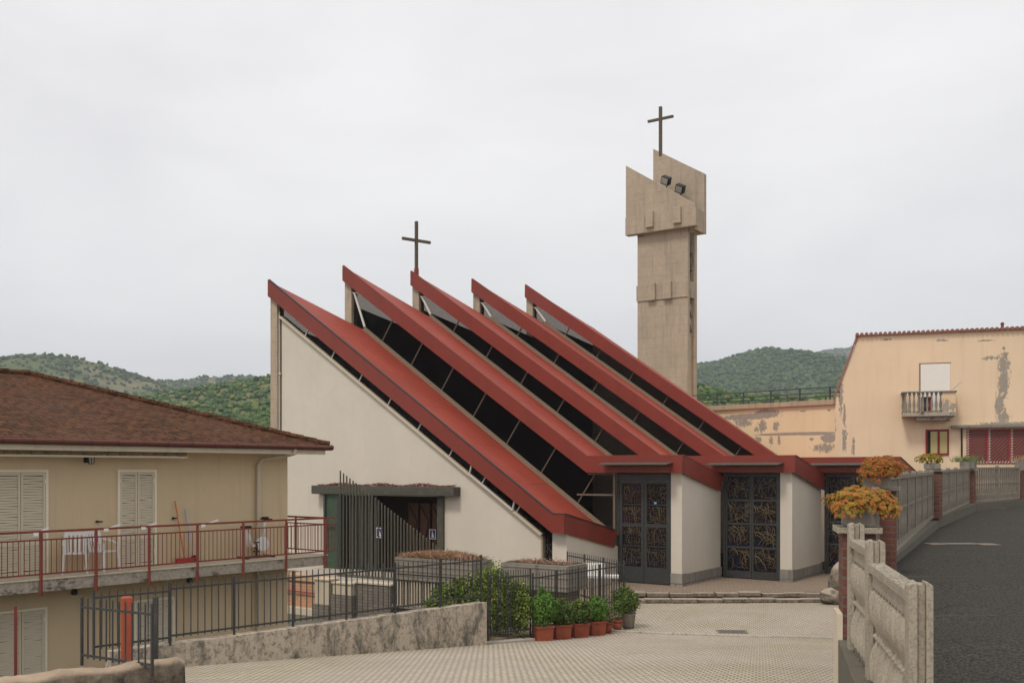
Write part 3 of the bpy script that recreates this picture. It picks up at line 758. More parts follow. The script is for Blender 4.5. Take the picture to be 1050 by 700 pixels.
# roof
er=-.0; ES=8.61; ez=.654
P1=H(ES,er,ez); apex=H(ES-5.45,er+5.45,ez+1.83); P2=H(ES,er+10.9,ez); a2=H(-6-1.6,er+5.45,ez+1.83); P3=H(-7.6,er,ez); P4=H(-7.6,er+10.9,ez)
m=MB(); t=UP*-.10
for tri in ([P3,P1,apex,a2],[P1,P2,apex],[P2,P4,a2,apex]):
    m.prism(tri,t)
m.quad(P3+t*1.2,P4+t*1.2,P2+t*1.2,P1+t*1.2)
rf=m.build('roof',M['tiles'],house)
m=MB(); 
def wav(p,q,n,r):
    for k in range(n):
        a=p.lerp(q,k/n); b=p.lerp(q,(k+1.12)/n); m.tube([a+UP*(.03+r*.1),b+UP*.03],[r*1.0,r*.82],7)
wav(P1,apex,22,.09); wav(apex,a2,20,.09)
m.build('ridge_tiles',M['tiles'],rf)
m=MB(); hbox(m,-7.4,ES-.18,.18,10.7,.48,.545); m.build('soffit',M['tan'],rf)
m=MB(); hbox(m,-7.4,ES-.1,.05,.17,.42,.55); m.build('eave_board',M['tan'],rf)
m=MB(); s=-7.4
while s<ES:
    e=min(s+.62,ES+.06); m.tube([H(s,-.05,.605),H(e-.03,-.05,.605)],.062,10); m.tube([H(e-.03,-.05,.605),H(e,-.05,.605)],.05,10); s+=.62
m.tube([H(ES+.04,-.05,.605),H(ES+.04,10.9,.605)],.075,8)
m.build('gutter',M['gutter'],rf)
sp=s_at(263,WO)
m=MB(); so=sp+.5
m.tube([H(so,.0,.56),H(so,.03,.44),H(so-.12,.4,.36),H(sp+.1,WO-.14,.28),H(sp,WO-.09,.15),H(sp,WO-.09,-2.25)],.055,10)
m.tube([H(sp,WO-.09,-2.55),H(sp,WO-.09,GZ)],.055,10)
m.build('downpipe',M['tan'],house)
# balcony
m=MB(); hbox(m,-6,8.47,-.03,WO-.001,-2.52,FZ0); hbox(m,SC+.001,8.47,WO,WO+9,-2.52,FZ0)
sl=m.build('balcony_slab',M['slab'],house,bevel=.01)
m=MB(); hbox(m,-6,8.50,-.06,WO-.002,FZ0+.001,FZ0+.035); m.build('balcony_tiles',M['tan'],sl)
posts=[s_at(x,0) for x in (-14,40.5,97,151.5,201,248,292)]
posts=[p for p in posts]+[8.42]
rl=MB()
rl.beam(H(-6,-.03,-1.27),H(8.47,-.03,-1.27),.05,.045); rl.beam(H(-6,-.03,-1.44),H(8.47,-.03,-1.44),.035,.03); rl.beam(H(-6,-.03,-2.15),H(8.47,-.03,-2.15),.035,.03)
rl.beam(H(8.44,-.03,-1.27),H(8.44,6,-1.27),.05,.045); rl.beam(H(8.44,-.03,-1.44),H(8.44,6,-1.44),.035,.03); rl.beam(H(8.44,-.03,-2.15),H(8.44,6,-2.15),.035,.03)
# the little overshoot at the corner
rl.beam(H(8.4,-.03,-1.27),H(8.78,-.03,-1.27),.05,.045); rl.beam(H(8.4,-.03,-1.44),H(8.78,-.03,-1.44),.035,.03); rl.beam(H(8.4,-.03,-2.15),H(8.78,-.03,-2.15),.035,.03)
ra=rl.build('railing',M['railred'],house)
m=MB(); s=-5.9; bars=[]
while s<8.4:
    if s<-.6: m.tube([H(s,-.03,-2.15),H(s,-.03,-1.44)],.009,5,cap=False)
    else: bars.append((s,-.03))
    s+=.112
o=3.0
while o<6: m.tube([H(8.44,o,-2.15),H(8.44,o,-1.44)],.009,5,cap=False); o+=.112
tag(m.build('railing_bars',M['railred'],ra),kind='stuff')
o=.15
while o<1.7: bars.append((8.44,o)); o+=.14
bars+=[(8.55,-.03),(8.66,-.03),(8.77,-.03)]
bars=bars[:100]
for (s,o) in bars:
    m=MB(); m.tube([H(s,o,-2.15),H(s,o,-1.44)],.009,5,cap=False); m.build('railing_bar',M['railred'],ra)
for s in posts:
    m=MB(); m.beam(H(s,-.06,-2.60),H(s,-.06,-1.27),.05 if s<8.3 else .11,.05); m.build('railing_post',M['railred'],ra)
m=MB(); m.beam(H(8.44,1.2,-2.3),H(8.44,1.2,-1.27),.045,.045); m.build('railing_post',M['railred'],ra)
# shutters
def shutter(s0,s1,z0,z1,nl,parentt=house):
    m=MB(); fw=.055
    o0=WO-.05
    hbox(m,s0-fw,s0,o0,WO,z0,z1+fw); hbox(m,s1,s1+fw,o0,WO,z0,z1+fw); hbox(m,s0,s1,o0,WO,z1,z1+fw)
    w=m.build('window',M['shutterf'],parentt)
    L=(s1-s0)/nl
    for k in range(nl):
        a,b=s0+k*L+.006,s0+(k+1)*L-.006
        m=MB(); st=.05
        hbox(m,a,a+st,o0+.005,WO-.004,z0+.02,z1-.01); hbox(m,b-st,b,o0+.005,WO-.004,z0+.02,z1-.01)
        hs=[z0+.02,z0+.62,z1-.07] if z1-z0>1.9 else [z0+.02,z1-.07]
        for hz in hs: hbox(m,a+st,b-st,o0+.006,WO-.004,hz,hz+.06)
        z=z0+.10
        rr=random.Random(k+int(s0*10))
        while z<z1-.09:
            if not any(hz-.03<z<hz+.06 for hz in hs):
                tl=rr.uniform(-.007,.007)
                p=[H(a+st,o0+.012,z+tl),H(b-st,o0+.012,z-tl),H(b-st,o0+.034,z+.052-tl),H(a+st,o0+.034,z+.052+tl)]
                m.prism(p,N_*.006)
            z+=.058
        m.build('shutter_panel',M['shutter'],w)
        m=MB(); hbox(m,a+st,b-st,WO-.008,WO-.004,z0+.02,z1-.02); m.build('shutter_back',M['inner'],w)
        if k in (0,nl-1):
            m=MB()
            for hz in (z0+.3,z1-.25): hbox(m,(a-.0 if k==0 else b-.02),(a+.02 if k==0 else b),o0-.012,o0+.004,hz,hz+.09)
            m.build('hinge',M['shutterf'],w)
sA1=s_at(46,WO); sB0=s_at(122,WO); sB1=s_at(157.5,WO)
shutter(sA1-1.62,sA1,FZ0+.02,.0-.04,3)
shutter(sB0,sB1,FZ0+.02,-.04,2)
sC1=s_at(45,WO); shutter(sC1-1.0,sC1,GZ+.12,-3.02,2)
sD0=s_at(139,WO); sD1=s_at(176,WO); shutter(sD0,sD1,GZ+.35,-3.1,2)
# wall lamp, hooks, awning
def bracket_lamp(s,z):
    m=MB(); hbox(m,s-.05,s+.05,WO-.03,WO,z-.1,z+.12); m.tube([H(s,WO-.03,z+.08),H(s,WO-.16,z+.13),H(s,WO-.24,z+.06)],.012,5)
    l=m.build('wall_lamp',M['black'],house)
    m=MB(); c=H(s,WO-.24,z-.12); m.lathe(c,[(.04,-.02),(.055,.0),(.075,.16)],6); m.build('lamp_glass',M['lamp'],l)
    m=MB(); m.lathe(c,[(.09,.162),(.05,.21),(.01,.25)],6); 
    for k in range(6):
        a=k*math.pi/3; m.tube([c+V((.055*math.cos(a),.055*math.sin(a),-.02)),c+V((.08*math.cos(a),.08*math.sin(a),.165))],.007,4)
    m.build('lamp_cap',M['black'],l)
bracket_lamp(s_at(88,WO),.27)
for x,y in ((99,534.5),(177,531)):
    s=s_at(x,WO); p=R0+N_*WO+C*s; z=(482-y)/F*p.y
    m=MB(); m.tube([H(s,WO,z),H(s,WO-.05,z)],.03,8); m.tube([H(s-.0,WO-.05,z),H(s+.10,WO-.08,z)],.016,6); m.build('tap',M['black'],house)
for x,y in ((75,606),(193,594)):
    s=s_at(x,WO); p=R0+N_*WO+C*s; z=(482-y)/F*p.y
    m=MB(); m.lathe(H(s,WO-.06,z-.08),[(.02,0),(.07,.02),(.07,.1),(.03,.14)],8); m.tube([H(s,WO,z),H(s,WO-.06,z)],.02,6); m.build('outside_lamp',M['black'],house)
sE=s_at(191,WO-.4)
m=MB(); n=int((sE+6)/.28)
for k in range(n):
    a=-6+k*(sE+6)/n; m.tube([H(a,WO-.4,.40+.01*math.sin(k)),H(a+(sE+6)/n*.96,WO-.4,.40)],[.062,.055],10)
aw=m.build('rolled_awning',m_plain('striped_awning_fabric',(.24,.19,.12),.9,.6,5),house)
m=MB(); m.beam(H(-6,WO-.5,.31),H(sE-.05,WO-.5,.31),.03,.045)
for k in range(10): m.beam(H(sE-.3-k*.9,WO-.5,.31),H(sE-.3-k*.9,WO,.50),.02,.03)
m.build('awning_bar',M['shutterf'],aw)
for (xa,ya,xb,yb) in ((37,546.5,50,541),(109,542,123.5,537.5),(147,540.5,161,536),(208,538,224,533)):
    sa,sb=s_at(xa,0),s_at(xb,0); za=(482-ya)/F*H(sa,0,0).y; zb=(482-yb)/F*H(sb,0,0).y
    m=MB(); m.beam(H(sa,-.04,za),H(sb,.02,zb),.035,.03); m.box(H(sa-.04,-.05,za-.015),(.10,.06,.06),C)
    m.build('awning_arm',M['whitep'],house)
# things on the balcony
def plastic_chair():
    r=thing('plastic_chair',(0,0,0),'x','chair','white plastic chairs on the balcony')
    m=MB(); m.box((0,0,.43),(.44,.42,.03)); m.build('seat',M['whitep'],r,local=True,bevel=.012)
    m=MB(); 
    for k in range(5): m.beam((-.16+.08*k,.21,.44),(-.17+.085*k,.30,.84),.045,.015,up=(0,1,0))
    m.beam((-.22,.30,.84),(.22,.30,.84),.03,.07); m.build('backrest',M['whitep'],r,local=True,bevel=.006)
    for sx in (-1,1):
        m=MB(); m.tube([(sx*.22,-.20,.60),(sx*.25,-.02,.65),(sx*.23,.27,.70)],.024,6); m.build('armrest',M['whitep'],r,local=True)
        m=MB(); m.tube([(sx*.25,-.24,0),(sx*.22,-.20,.44),(sx*.22,-.21,.61)],.024,6); m.build('leg',M['whitep'],r,local=True)
        m=MB(); m.tube([(sx*.25,.30,0),(sx*.21,.20,.44),(sx*.22,.30,.83)],.022,6); m.build('leg',M['whitep'],r,local=True)
    return r
ch=plastic_chair(); fa=math.atan2(C.y,C.x)
s1=s_at(77,.45); ch.location=H(s1,.45,FZ0+.036); ch.rotation_euler=(0,0,fa-.5); ch['label']='white plastic chair nearest the tall three-panel balcony shutters'
dup(ch,H(s_at(106,.48),.48,FZ0+.036),fa+.35,'white plastic chair just left of the two-panel balcony shutters')
st=thing('floor_squeegee',H(s_at(191,.75),.75,FZ0+.036),'red floor brush with long orange handle leaning on the balcony wall','broom')
b=st.location.copy()
m=MB(); m.box(b+UP*.06,(.55,.10,.10),C); m.build('brush_head',m_plain('red_brush',(.45,.03,.03),.6),st)
m=MB(); m.tube([b+UP*.1-C*.05,b+UP*1.50+N_*.14-C*.22],.017,6); m.build('handle',m_plain('orange_handle',(.62,.17,.04),.5),st)
st=thing('mop',H(s_at(199,.8),.8,FZ0+.036),'mop with blue and white handle beside the orange broom','mop')
b=st.location.copy()
m=MB(); m.lathe(b,[(.13,0),(.11,.08),(.04,.16)],10); m.build('mop_head',M['black'],st)
m=MB(); m.tube([b+UP*.1,b+UP*1.30+N_*.10-C*.16],.017,6); m.build('handle',m_plain('pale_blue_handle',(.42,.48,.60),.5),st)
# exercise bike
eb=thing('exercise_bike',H(s_at(263,.5),.5,FZ0+.036),'white exercise bike with black pedals and saddle behind the red railing','exercise bike')
b=eb.location.copy()
m=MB(); m.lathe((0,0,0),[(.02,-.05),(.17,-.05),(.19,-.03),(.19,.03),(.17,.05),(.02,.05)],20)
rot=Matrix.Rotation(R(90),3,'X'); rz=Matrix.Rotation(fa,3,'Z'); m.v=[rz@(rot@p)+b+UP*.34+C*.18 for p in m.v]; m.build('flywheel_cover',M['whitep'],eb)
m=MB(); m.tube([b+C*.18+UP*.34,b-C*.12+UP*.30,b-C*.26+UP*.62],.04,8); m.tube([b-C*.26+UP*.30,b-C*.30+UP*.78],.032,8); m.tube([b+C*.18+UP*.4,b+C*.27+UP*.95],.03,8); m.build('frame',M['whitep'],eb)
m=MB(); m.box(b-C*.32+UP*.80,(.24,.18,.06),C); m.build('saddle',M['black'],eb,bevel=.02)
m=MB(); m.tube([b+C*.30-N_*.24+UP*.98,b+C*.26+UP*.97,b+C*.30+N_*.24+UP*.98],.02,6); m.box(b+C*.27+UP*1.01,(.12,.14,.06),C); m.build('handlebar',M['black'],eb)
for sg in (-1,1):
    m=MB(); m.beam(b-C*.02+N_*.07*sg+UP*.28,b+C*.1*sg+N_*.1*sg+UP*(.28-.13*sg),.03,.02); m.box(b+C*.1*sg+N_*.15*sg+UP*(.28-.13*sg),(.10,.09,.03),C); m.build('pedal',M['black'],eb)
m=MB(); m.beam(b+C*.4-N_*.22+UP*.03,b+C*.4+N_*.22+UP*.03,.05,.05); m.beam(b-C*.4-N_*.22+UP*.03,b-C*.4+N_*.22+UP*.03,.05,.05); m.beam(b-C*.4+UP*.03,b+C*.4+UP*.03,.05,.05); m.tube([b+UP*.05,b+UP*.3],.03,6); m.build('base',M['black'],eb)
# ------------------------------------------------------------------ peeling apartment building (right)
G0=V((16.68,48,0)); GD=V((.9465,-.3227,0)); GN=V((.3227,.9465,0))
def Bp(t,o,z): return G0+GD*t+GN*o+UP*z
def t_at(px,o=0):
    u=(px-525)/F; p=G0+GN*o
    return (u*p.y-p.x)/(GD.x-u*GD.y)
def bz(px,py,o=0): p=Bp(t_at(px,o),o,0); return (482-py)/F*p.y
def bb(m,x0,x1,z0,z1,o0,o1):
    m.hexa([Bp(x0,o0,z0),Bp(x1,o0,z0),Bp(x1,o1,z0),Bp(x0,o1,z0)],[Bp(x0,o0,z1),Bp(x1,o0,z1),Bp(x1,o1,z1),Bp(x0,o1,z1)])
blobs=[]
for (px,py,rx,ry,k) in ((1029,374,5,12,2.6),(1029,392,4.5,17,2.),(1025,415,4,14,2.),(1029,428,5,7,2.4),(1034,435,30,2.5,2.2),(1018,367,7,2,3.0),(854,434,2.5,10,3.4),(866,447,2.2,9,3.),(866,456,2,7,3.),(875,457,1.6,8,3.),(866,425,1.2,10,3.2),(862,405,2,16,3.6),(1029,357,1.5,2,2.),(909,348,4,1.2,3.),(965,349,5,1.2,2.6),(1012,349,7,1,2.4)):
    p=Bp(t_at(px),0,0); blobs.append((p.x,(482-py)/F*p.y,rx/F*p.y,ry/F*p.y,k))
M['peelb']=blob_mat('peeling_orange_plaster',(.74,.565,.385),blobs)
apt=thing('apartment_building',Bp(5,3,-5),'peeling orange plaster building with slanted side, small balcony and red lattice','building')
EZ=6.45
tl=t_at(856.5); zk=bz(857,408); 
m=MB()
xr=14.0
def zr(t): return EZ
pts=[Bp(tl,0,-5.2),Bp(xr,0,-5.2),Bp(xr,0,EZ),Bp(t_at(880.5),0,EZ),Bp(tl,0,zk)]
m.prism(pts,GN*8); m.build('wall',M['peelb'],apt)
m=MB(); t=t_at(879)
while t<xr:
    m.tube([Bp(t,-.18,EZ+.07),Bp(t,8,EZ+.4)],.085,8); t+=.21
rf=m.build('roof_tiles',m_plain('old_clay_tile',(.24,.11,.075),.8,.5,9),apt)
m=MB(); m.prism([Bp(t_at(880)-.05,-.1,EZ+.0),Bp(xr,-.1,EZ+.0),Bp(xr,-.1,EZ+.05),Bp(t_at(880)-.05,-.1,EZ+.05)],GN*8.1)
m.beam(Bp(t_at(880)-.06,-.02,EZ),Bp(tl-.06,-.02,zk),.14,.08); m.build('roof_edge',m_plain('edge_tile',(.30,.14,.10),.8,.4,9),apt)
m=MB(); c=Bp(t_at(1031),1.0,EZ+.4); m.lathe(c,[(.07,-.2),(.07,.02),(.11,.04),(.03,.12)],8); m.build('vent_cap',M['darkred'],apt)
# roller blind window + balcony
x0,x1=t_at(944),t_at(974); z1=bz(960,373); z0=z1-2.2
m=MB(); bb(m,x0-.07,x0,z0,z1+.06,-.012,.0); bb(m,x0,x1+.05,z1,z1+.06,-.012,.0)
w=m.build('window',m_plain('window_reveal',(.26,.17,.11),.8),apt)
m=MB(); bb(m,x0,x1,z0,z1,-.03,-.002)
k=z0
while k<z1: m.beam(Bp(x0,-.031,k),Bp(x1,-.031,k),.004,.006); k+=.06
m.build('roller_blind',M['blind'],w)
bx0,bx1=t_at(925.5,-.9),t_at(980,-.9); bzt=bz(950,401,-.9); bzb=bz(950,421.5,-.9)
slz=bz(950,423,-.9)
bal=MB(); bb(bal,bx0,bx1,slz-.16,slz+.02,-.95,-.001); bb(bal,bx0+.6,bx1-.2,slz-.35,slz-.161,-.7,-.001)
ba=bal.build('balcony',M['slab'],apt,bevel=.01)
xs=t_at(966,-.9)
m=MB(); bb(m,xs,bx1-.002,slz+.021,bzt-.06,-.93,-.82); bb(m,bx1-.11,bx1-.001,slz+.021,bzt-.06,-.819,-.003)
pb=[]
for (px,py,rx,ry,k) in ((970,415,4,5,3.2),(976,417,4,4,3.4),(968,420,6,3,3.)):
    p=Bp(t_at(px,-.9),-.9,0); pb.append((p.x,(482-py)/F*p.y,rx/F*p.y,ry/F*p.y,k))
m.build('parapet',blob_mat('peeling_parapet',(.70,.51,.33),pb),ba)
m=MB(); bb(m,bx0-.04,bx1+.05,bzt-.06,bzt,-1.0,-.80); bb(m,bx0-.04,bx0+.12,bzt-.06,bzt,-.799,-.002); bb(m,bx1-.12,bx1+.05,bzt-.06,bzt,-.799,-.002); m.build('handrail',M['concrete'],ba)
m=MB(); n=9
def baluster(mm,c,h,r=.075):
    mm.smooth=True
    mm.lathe(c,[(r*.9,0),(r*.9,h*.08),(r*.45,h*.14),(r*.95,h*.36),(r*.55,h*.62),(r*.4,h*.80),(r*.8,h*.90),(r*.9,h)],8); mm.smooth=False
for k in range(n):
    m=MB(); baluster(m,Bp(bx0+.12+(xs-bx0-.18)*k/(n-1),-.88,slz+.021),bzt-.06-slz-.03); m.build('baluster',M['concrete'],ba)
for k in range(4):
    m=MB(); baluster(m,Bp(bx0+.05,-.70+k*.2,slz+.021),bzt-.06-slz-.03); m.build('baluster',M['concrete'],ba)
for px,cn,cc in ((946.5,'dark',(.015,.015,.02)),(950.5,'dark',(.02,.02,.025)),(954,'red',(.42,.03,.03))):
    c=Bp(t_at(px,-.65),-.65,slz+.03)
    m=MB(); m.box(c+UP*.38,(.16,.12,.7),GD); o=m.build('laundry_cloth',m_plain(cn+'_cloth',cc,.9,.2,20),None,bevel=.03)
    tag(o,{946.5:'dark cloth hanging behind the balusters left of another dark one',950.5:'dark cloth hanging behind the balusters next to the red cloth',954:'small red cloth hanging behind the balcony balusters'}[px],'cloth','cloths behind the small balcony balusters')
m=MB(); m.tube([Bp(t_at(976,-.8),-.85,bzt+.05),Bp(t_at(986,-1.),-1.3,bzt+.42)],.025,5); m.build('awning_arm',M['whitep'],ba)
# ground floor window with curtains
x0,x1=t_at(949),t_at(973); zt=bz(960,440); zb=bz(960,466.5)
m=MB(); bb(m,x0,x0+.08,zb,zt,-.05,-.001); bb(m,x1-.06,x1,zb,zt,-.05,-.001); bb(m,x0+.08,x1-.06,zt-.07,zt,-.05,-.001); bb(m,x0+.08,x1-.06,zb,zb+.08,-.05,-.001)
xm=t_at(962.5); bb(m,xm-.04,xm+.04,zb+.08,zt-.07,-.05,-.001)
w=m.build('window',M['winred'],apt)
m=MB(); bb(m,x0+.08,x1-.06,zb+.08,zt-.07,-.012,-.004); m.build('pane',M['inner'],w)
m=MB()
for (ca,cb) in ((x0+.22,xm-.05),(xm+.05,x1-.07)):
    n=12
    for k in range(n):
        a=ca+(cb-ca)*k/n; b=ca+(cb-ca)*(k+1)/n
        m.quad(Bp(a,-.02-.012*(k%2),zb+.09),Bp(b,-.02-.012*((k+1)%2),zb+.09),Bp(b,-.02-.012*((k+1)%2),zt-.1),Bp(a,-.02-.012*(k%2),zt-.1))
m.build('curtain',M['curtain'],w)
m=MB(); zl=bz(1010,437); bb(m,t_at(975),xr,zl-.06,zl+.06,-.35,-.001); m.build('ledge',M['concrete'],apt)
xd=t_at(986); m=MB(); m.tube([Bp(xd,-.06,-3),Bp(xd,-.06,zl-.08)],.04,8); m.build('downpipe',M['black'],apt)
# red lattice
def lattice(x0,x1,zb,zt,o):
    m=MB(); fw=.09
    for (a,b,c,d) in ((x0,x0+fw,zb,zt),(x1-fw,x1,zb,zt),(x0+fw,x1-fw,zt-fw,zt),(x0+fw,x1-fw,zb,zb+fw)): bb(m,a,b,c,d,o-.05,o)
    L=m.build('lattice_panel',M['winred'],apt)
    # white and red twisted edging
    m=MB(); z=zb+.05
    while z<zt-.05: m.beam(Bp(x0+.02,o-.06,z),Bp(x0+.1,o-.06,z+.06),.02,.035); z+=.12
    xx=x0+.1
    while xx<x1-.05: m.beam(Bp(xx,o-.06,zb+.02),Bp(xx+.06,o-.06,zb+.1),.02,.03); xx+=.12
    m.build('edging',M['mullw'],L)
    m=MB(); d=-(zt-zb)
    while d<(x1-x0):
        a0=x0+d; # line going up-right
        pa=max(a0,x0+fw); pb_=min(a0+(zt-zb),x1-fw)
        if pb_>pa: m.beam(Bp(pa,o-.03,zb+(pa-a0)),Bp(pb_,o-.03,zb+(pb_-a0)),.02,.055)
        d+=.17
    m.build('lattice_slats',m_plain('faded_red_slats',(.25,.05,.045),.6),L)
    m=MB(); bb(m,x0+fw,x1-fw,zb+fw,zt-fw,o-.012,o-.002); m.build('backing',m_plain('lattice_backing',(.10,.075,.06),.7,.3,3),L)
zb,zt=bz(1010,475),bz(1010,440)
X=[t_at(991),t_at(1013),t_at(1036)]
for a,b in zip(X,X[1:]+[X[-1]+1.15]): lattice(a,b-.02,zb,zt,-.002)
# terrace block
TD=V((-.705,.709,0)); TN=V((.709,.705,0)); T0=Bp(tl,0,0)
def Tp(t,o,z): return T0+TD*t+TN*o+UP*z
def tt(px,o=0):
    u=(px-525)/F; p=T0+TN*o; return (u*p.y-p.x)/(TD.x-u*TD.y)
blobs=[]
for (px,py,rx,ry,k) in ((768,427,30,3.2,1.0),(786,424,14,4.5,1.0),(762,433,9,5,3.0),(782,437,4,7,2.2),(776,440,3,3,2.6),(796,437,3,5,2.6),(815,444.6,42,1.6,.4),(835,444.6,20,1.6,.4),(850,449,8,5,.8),(845,459,10,4,2.6),(778,450,3,3,2.6),(791,452,2,5,2.6),(799,451,1.5,5,2.4),(823,421.5,3,1,2),(850,420.5,2,1,2),(832,450,3,1.5,2)):
    p=Tp(tt(px),0,0); blobs.append((p.x,(482-py)/F*p.y,rx/F*p.y*.8,ry/F*p.y,k))
terr=thing('terrace_block',Tp(5,3,-5),'low peeling yellow terrace block with railing beside the bell tower','terrace')
TZ=(482-416)/F*49.5
m=MB(); m.prism([Tp(.0,.02,-5.2),Tp(12,.02,-5.2),Tp(12,.02,TZ),Tp(.0,.02,TZ)],TN*6); m.build('wall',blob_mat('peeling_yellow_plaster',(.74,.575,.36),blobs),terr)
m=MB(); m.prism([Tp(-.02,-.14,TZ),Tp(12.1,-.14,TZ),Tp(12.1,-.14,TZ+.24),Tp(-.02,-.14,TZ+.24)],TN*.4); m.prism([Tp(-.02,5.7,TZ),Tp(12.1,5.7,TZ),Tp(12.1,5.7,TZ+.24),Tp(-.02,5.7,TZ+.24)],TN*.4)
m.build('coping',m_plaster('stained_coping',(.42,.32,.22),.8,(.12,.09,.07),.01,fine=15),terr)
def rail(o,lab):
    m=MB()
    for h in (.62,.36,): m.beam(Tp(-.2,o,TZ+.24+h),Tp(12,o,TZ+.24+h),.05,.045)
    for h in (.18,): m.beam(Tp(-.2,o,TZ+.24+h),Tp(12,o,TZ+.24+h),.035,.03)
    for k in range(8): m.beam(Tp(.3+k*1.62,o,TZ+.24),Tp(.3+k*1.62,o,TZ+.88),.07,.07)
    m.build('railing',M['iron'],terr)
rail(.05,0); rail(5.8,1)
# ------------------------------------------------------------------ ground, plaza, road
def pz(Y): 
    d=27.4-Y
    return -4.6+.105*(math.sqrt(d*d+1.0)+d)/2
def sheet(name,poly_fn,nu,nv,mat,label=None):
    m=MB(); m.smooth=True
    vs=[poly_fn(i/nu,j/nv) for j in range(nv+1) for i in range(nu+1)]
    fs=[(j*(nu+1)+i,j*(nu+1)+i+1,(j+1)*(nu+1)+i+1,(j+1)*(nu+1)+i) for j in range(nv) for i in range(nu)]
    m.add(vs,fs); o=m.build(name,mat); tag(o,kind='structure'); return o
def lerp_tab(T,y):
    if y<=T[0][0]: return T[0][1]
    for (a,b),(c,d) in zip(T,T[1:]):
        if y<=c: return b+(d-b)*(y-a)/(c-a)
    return T[-1][1]
LB=[(-6,-9.5),(12,-9.5),(15.4,-6.4),(18.8,-6.15),(24.5,-.62),(26.1,.5),(29.6,3.4),(35.0,4.0)]   # left edge of the plaza
def rpath(Y): return lerp_tab(FP,Y)
FP=[(-6,-.5),(5.5,2.25),(7.1,2.6),(8.8,3.05),(14,5.05),(25,10.6),(33.5,15.5),(38,19.4),(42,24.5)]
sheet('plaza',lambda u,v:(lambda Y:V(((lerp_tab(LB,Y))*(1-u)+(rpath(Y)+.0)*u,Y,pz(Y))))( -6+v*41.2),24,80,M['plaza'])
def rz(Y): return lerp_tab([(-8,-1.68),(5.5,-1.63),(9,-1.56),(14,-1.50),(25,-1.45),(35,-1.37),(60,-1.3)],Y)
sheet('road',lambda u,v:(lambda Y:V(((rpath(Y)+.05)*(1-u)+(Y*.62+16)*u,Y,rz(Y)+.0*u)))(-7+v*49),20,80,M['asphalt'])
m=MB(); m.quad((-3000,-60,-5.75),(3000,-60,-5.75),(3000,3500,-5.75),(-3000,3500,-5.75)); tag(m.build('ground',M['ground']),kind='structure')
m=MB(); m.prism([V((-20,12,GZ)),V((-6.5,15.6,GZ)),V((-6.1,18.95,GZ)),V((-.45,24.8,GZ)),V((-2.2,34.2,GZ)),V((-8,38.6,GZ)),V((-22,50,GZ))],V((0,0,-.25))); tag(m.build('yard',M['yard']),kind='structure')
# church forecourt
A1=W(-28.9,27,0); A2=W(-21.2,27,0)
fp=[V((-.35,25.35,0)),V((.62,26.35,0)),V((3.35,29.45,0)),V((4.1,35.3,0)),V((11.4,35.35,0)),V((12.6,30,0)),V((30,60,0)),V((-20,60,0)),V((A1.x,A1.y,0)),V((A2.x,A2.y,0)),V((-1.4,28,0))]
m=MB(); m.prism([V((p.x,p.y,PZ)) for p in fp],V((0,0,-1.3))); tag(m.build('forecourt',M['terrace']),kind='structure')
fc=MB(); fl=[W(-28.9,26.9,0),W(-21.2,26.9,0),W(-20.9,30.25,0),W(-30.2,30.25,0)]
fc.prism([V((p.x,p.y,-4.06)) for p in fl],V((0,0,-.235)))
tag(fc.build('entrance_paving',M['kerb']),kind='structure')
def m_step():
    t=NT('dark_sided_step_stone'); n=t.noise(5,8,.75); g=t.node('ShaderNodeNewGeometry'); s=t.node('ShaderNodeSeparateXYZ'); t.l.new(g.outputs['Normal'],s.inputs[0])
    side=t.ramp(s.outputs[2],[(.3,1.),(.7,0.)]); col=t.mix(t.ramp(n,[(.4,0.),(.65,1.)]),(.42,.345,.265),(.26,.215,.165))
    col=t.mix(t.math('MULTIPLY',side,t.ramp(n,[(.38,1.),(.58,.25)])),col,(.05,.045,.04)); return t.fin(col,.95,t.bump(n,.03,.7))  # side faces blotched near black, tops left paler
M['stepstone']=m_step()
def kerbline(name,pts,w,h,label,zt,gap=.01,L=1.0,jit=.015,mat=None,seed=1):
    rr=random.Random(seed); m=MB()
    for p,q in zip(pts,pts[1:]):
        p=V(p);q=V(q); n=max(1,round((q-p).length/L))
        for k in range(n):
            a=p.lerp(q,k/n); b=p.lerp(q,(k+1)/n); d=(b-a).normalized()
            j=V((rr.uniform(-jit,jit),rr.uniform(-jit,jit),rr.uniform(-jit,jit)*.7))
            m.beam(a+d*gap+j,b-d*gap+j,w,h)
    return m.build(name,mat or M['kerb'],bevel=.02)
o=kerbline('step',[(3.95,35.25,PZ-.08),(11.2,35.3,PZ-.08)],.42,.14,None,0,L=.8,jit=.03,mat=M['stepstone']); tag(o,kind='structure')
o=kerbline('step',[(3.7,34.55,PZ-.22),(11.9,34.85,PZ-.22)],.40,.13,None,0,seed=2,L=.9,jit=.03,mat=M['stepstone']); tag(o,kind='structure')
m=MB(); m.prism([V((3.7,34.4,PZ-.19)),V((11.9,34.7,PZ-.19)),V((11.7,35.4,PZ-.19)),V((3.9,35.4,PZ-.19))],V((0,0,-.3))); tag(m.build('step_tread',M['terrace']),kind='structure')
o=kerbline('kerb',[(2.75,28.35,pz(28.3)+.0),(4.5,27.7,pz(27.7)+.0),(6.2,27.2,pz(27.2)),(8.9,26.5,pz(26.5)),(10.8,26.2,pz(26.2))],.13,.10,None,0,seed=4,L=.9,jit=.01,mat=M['kerb']); tag(o,kind='structure')
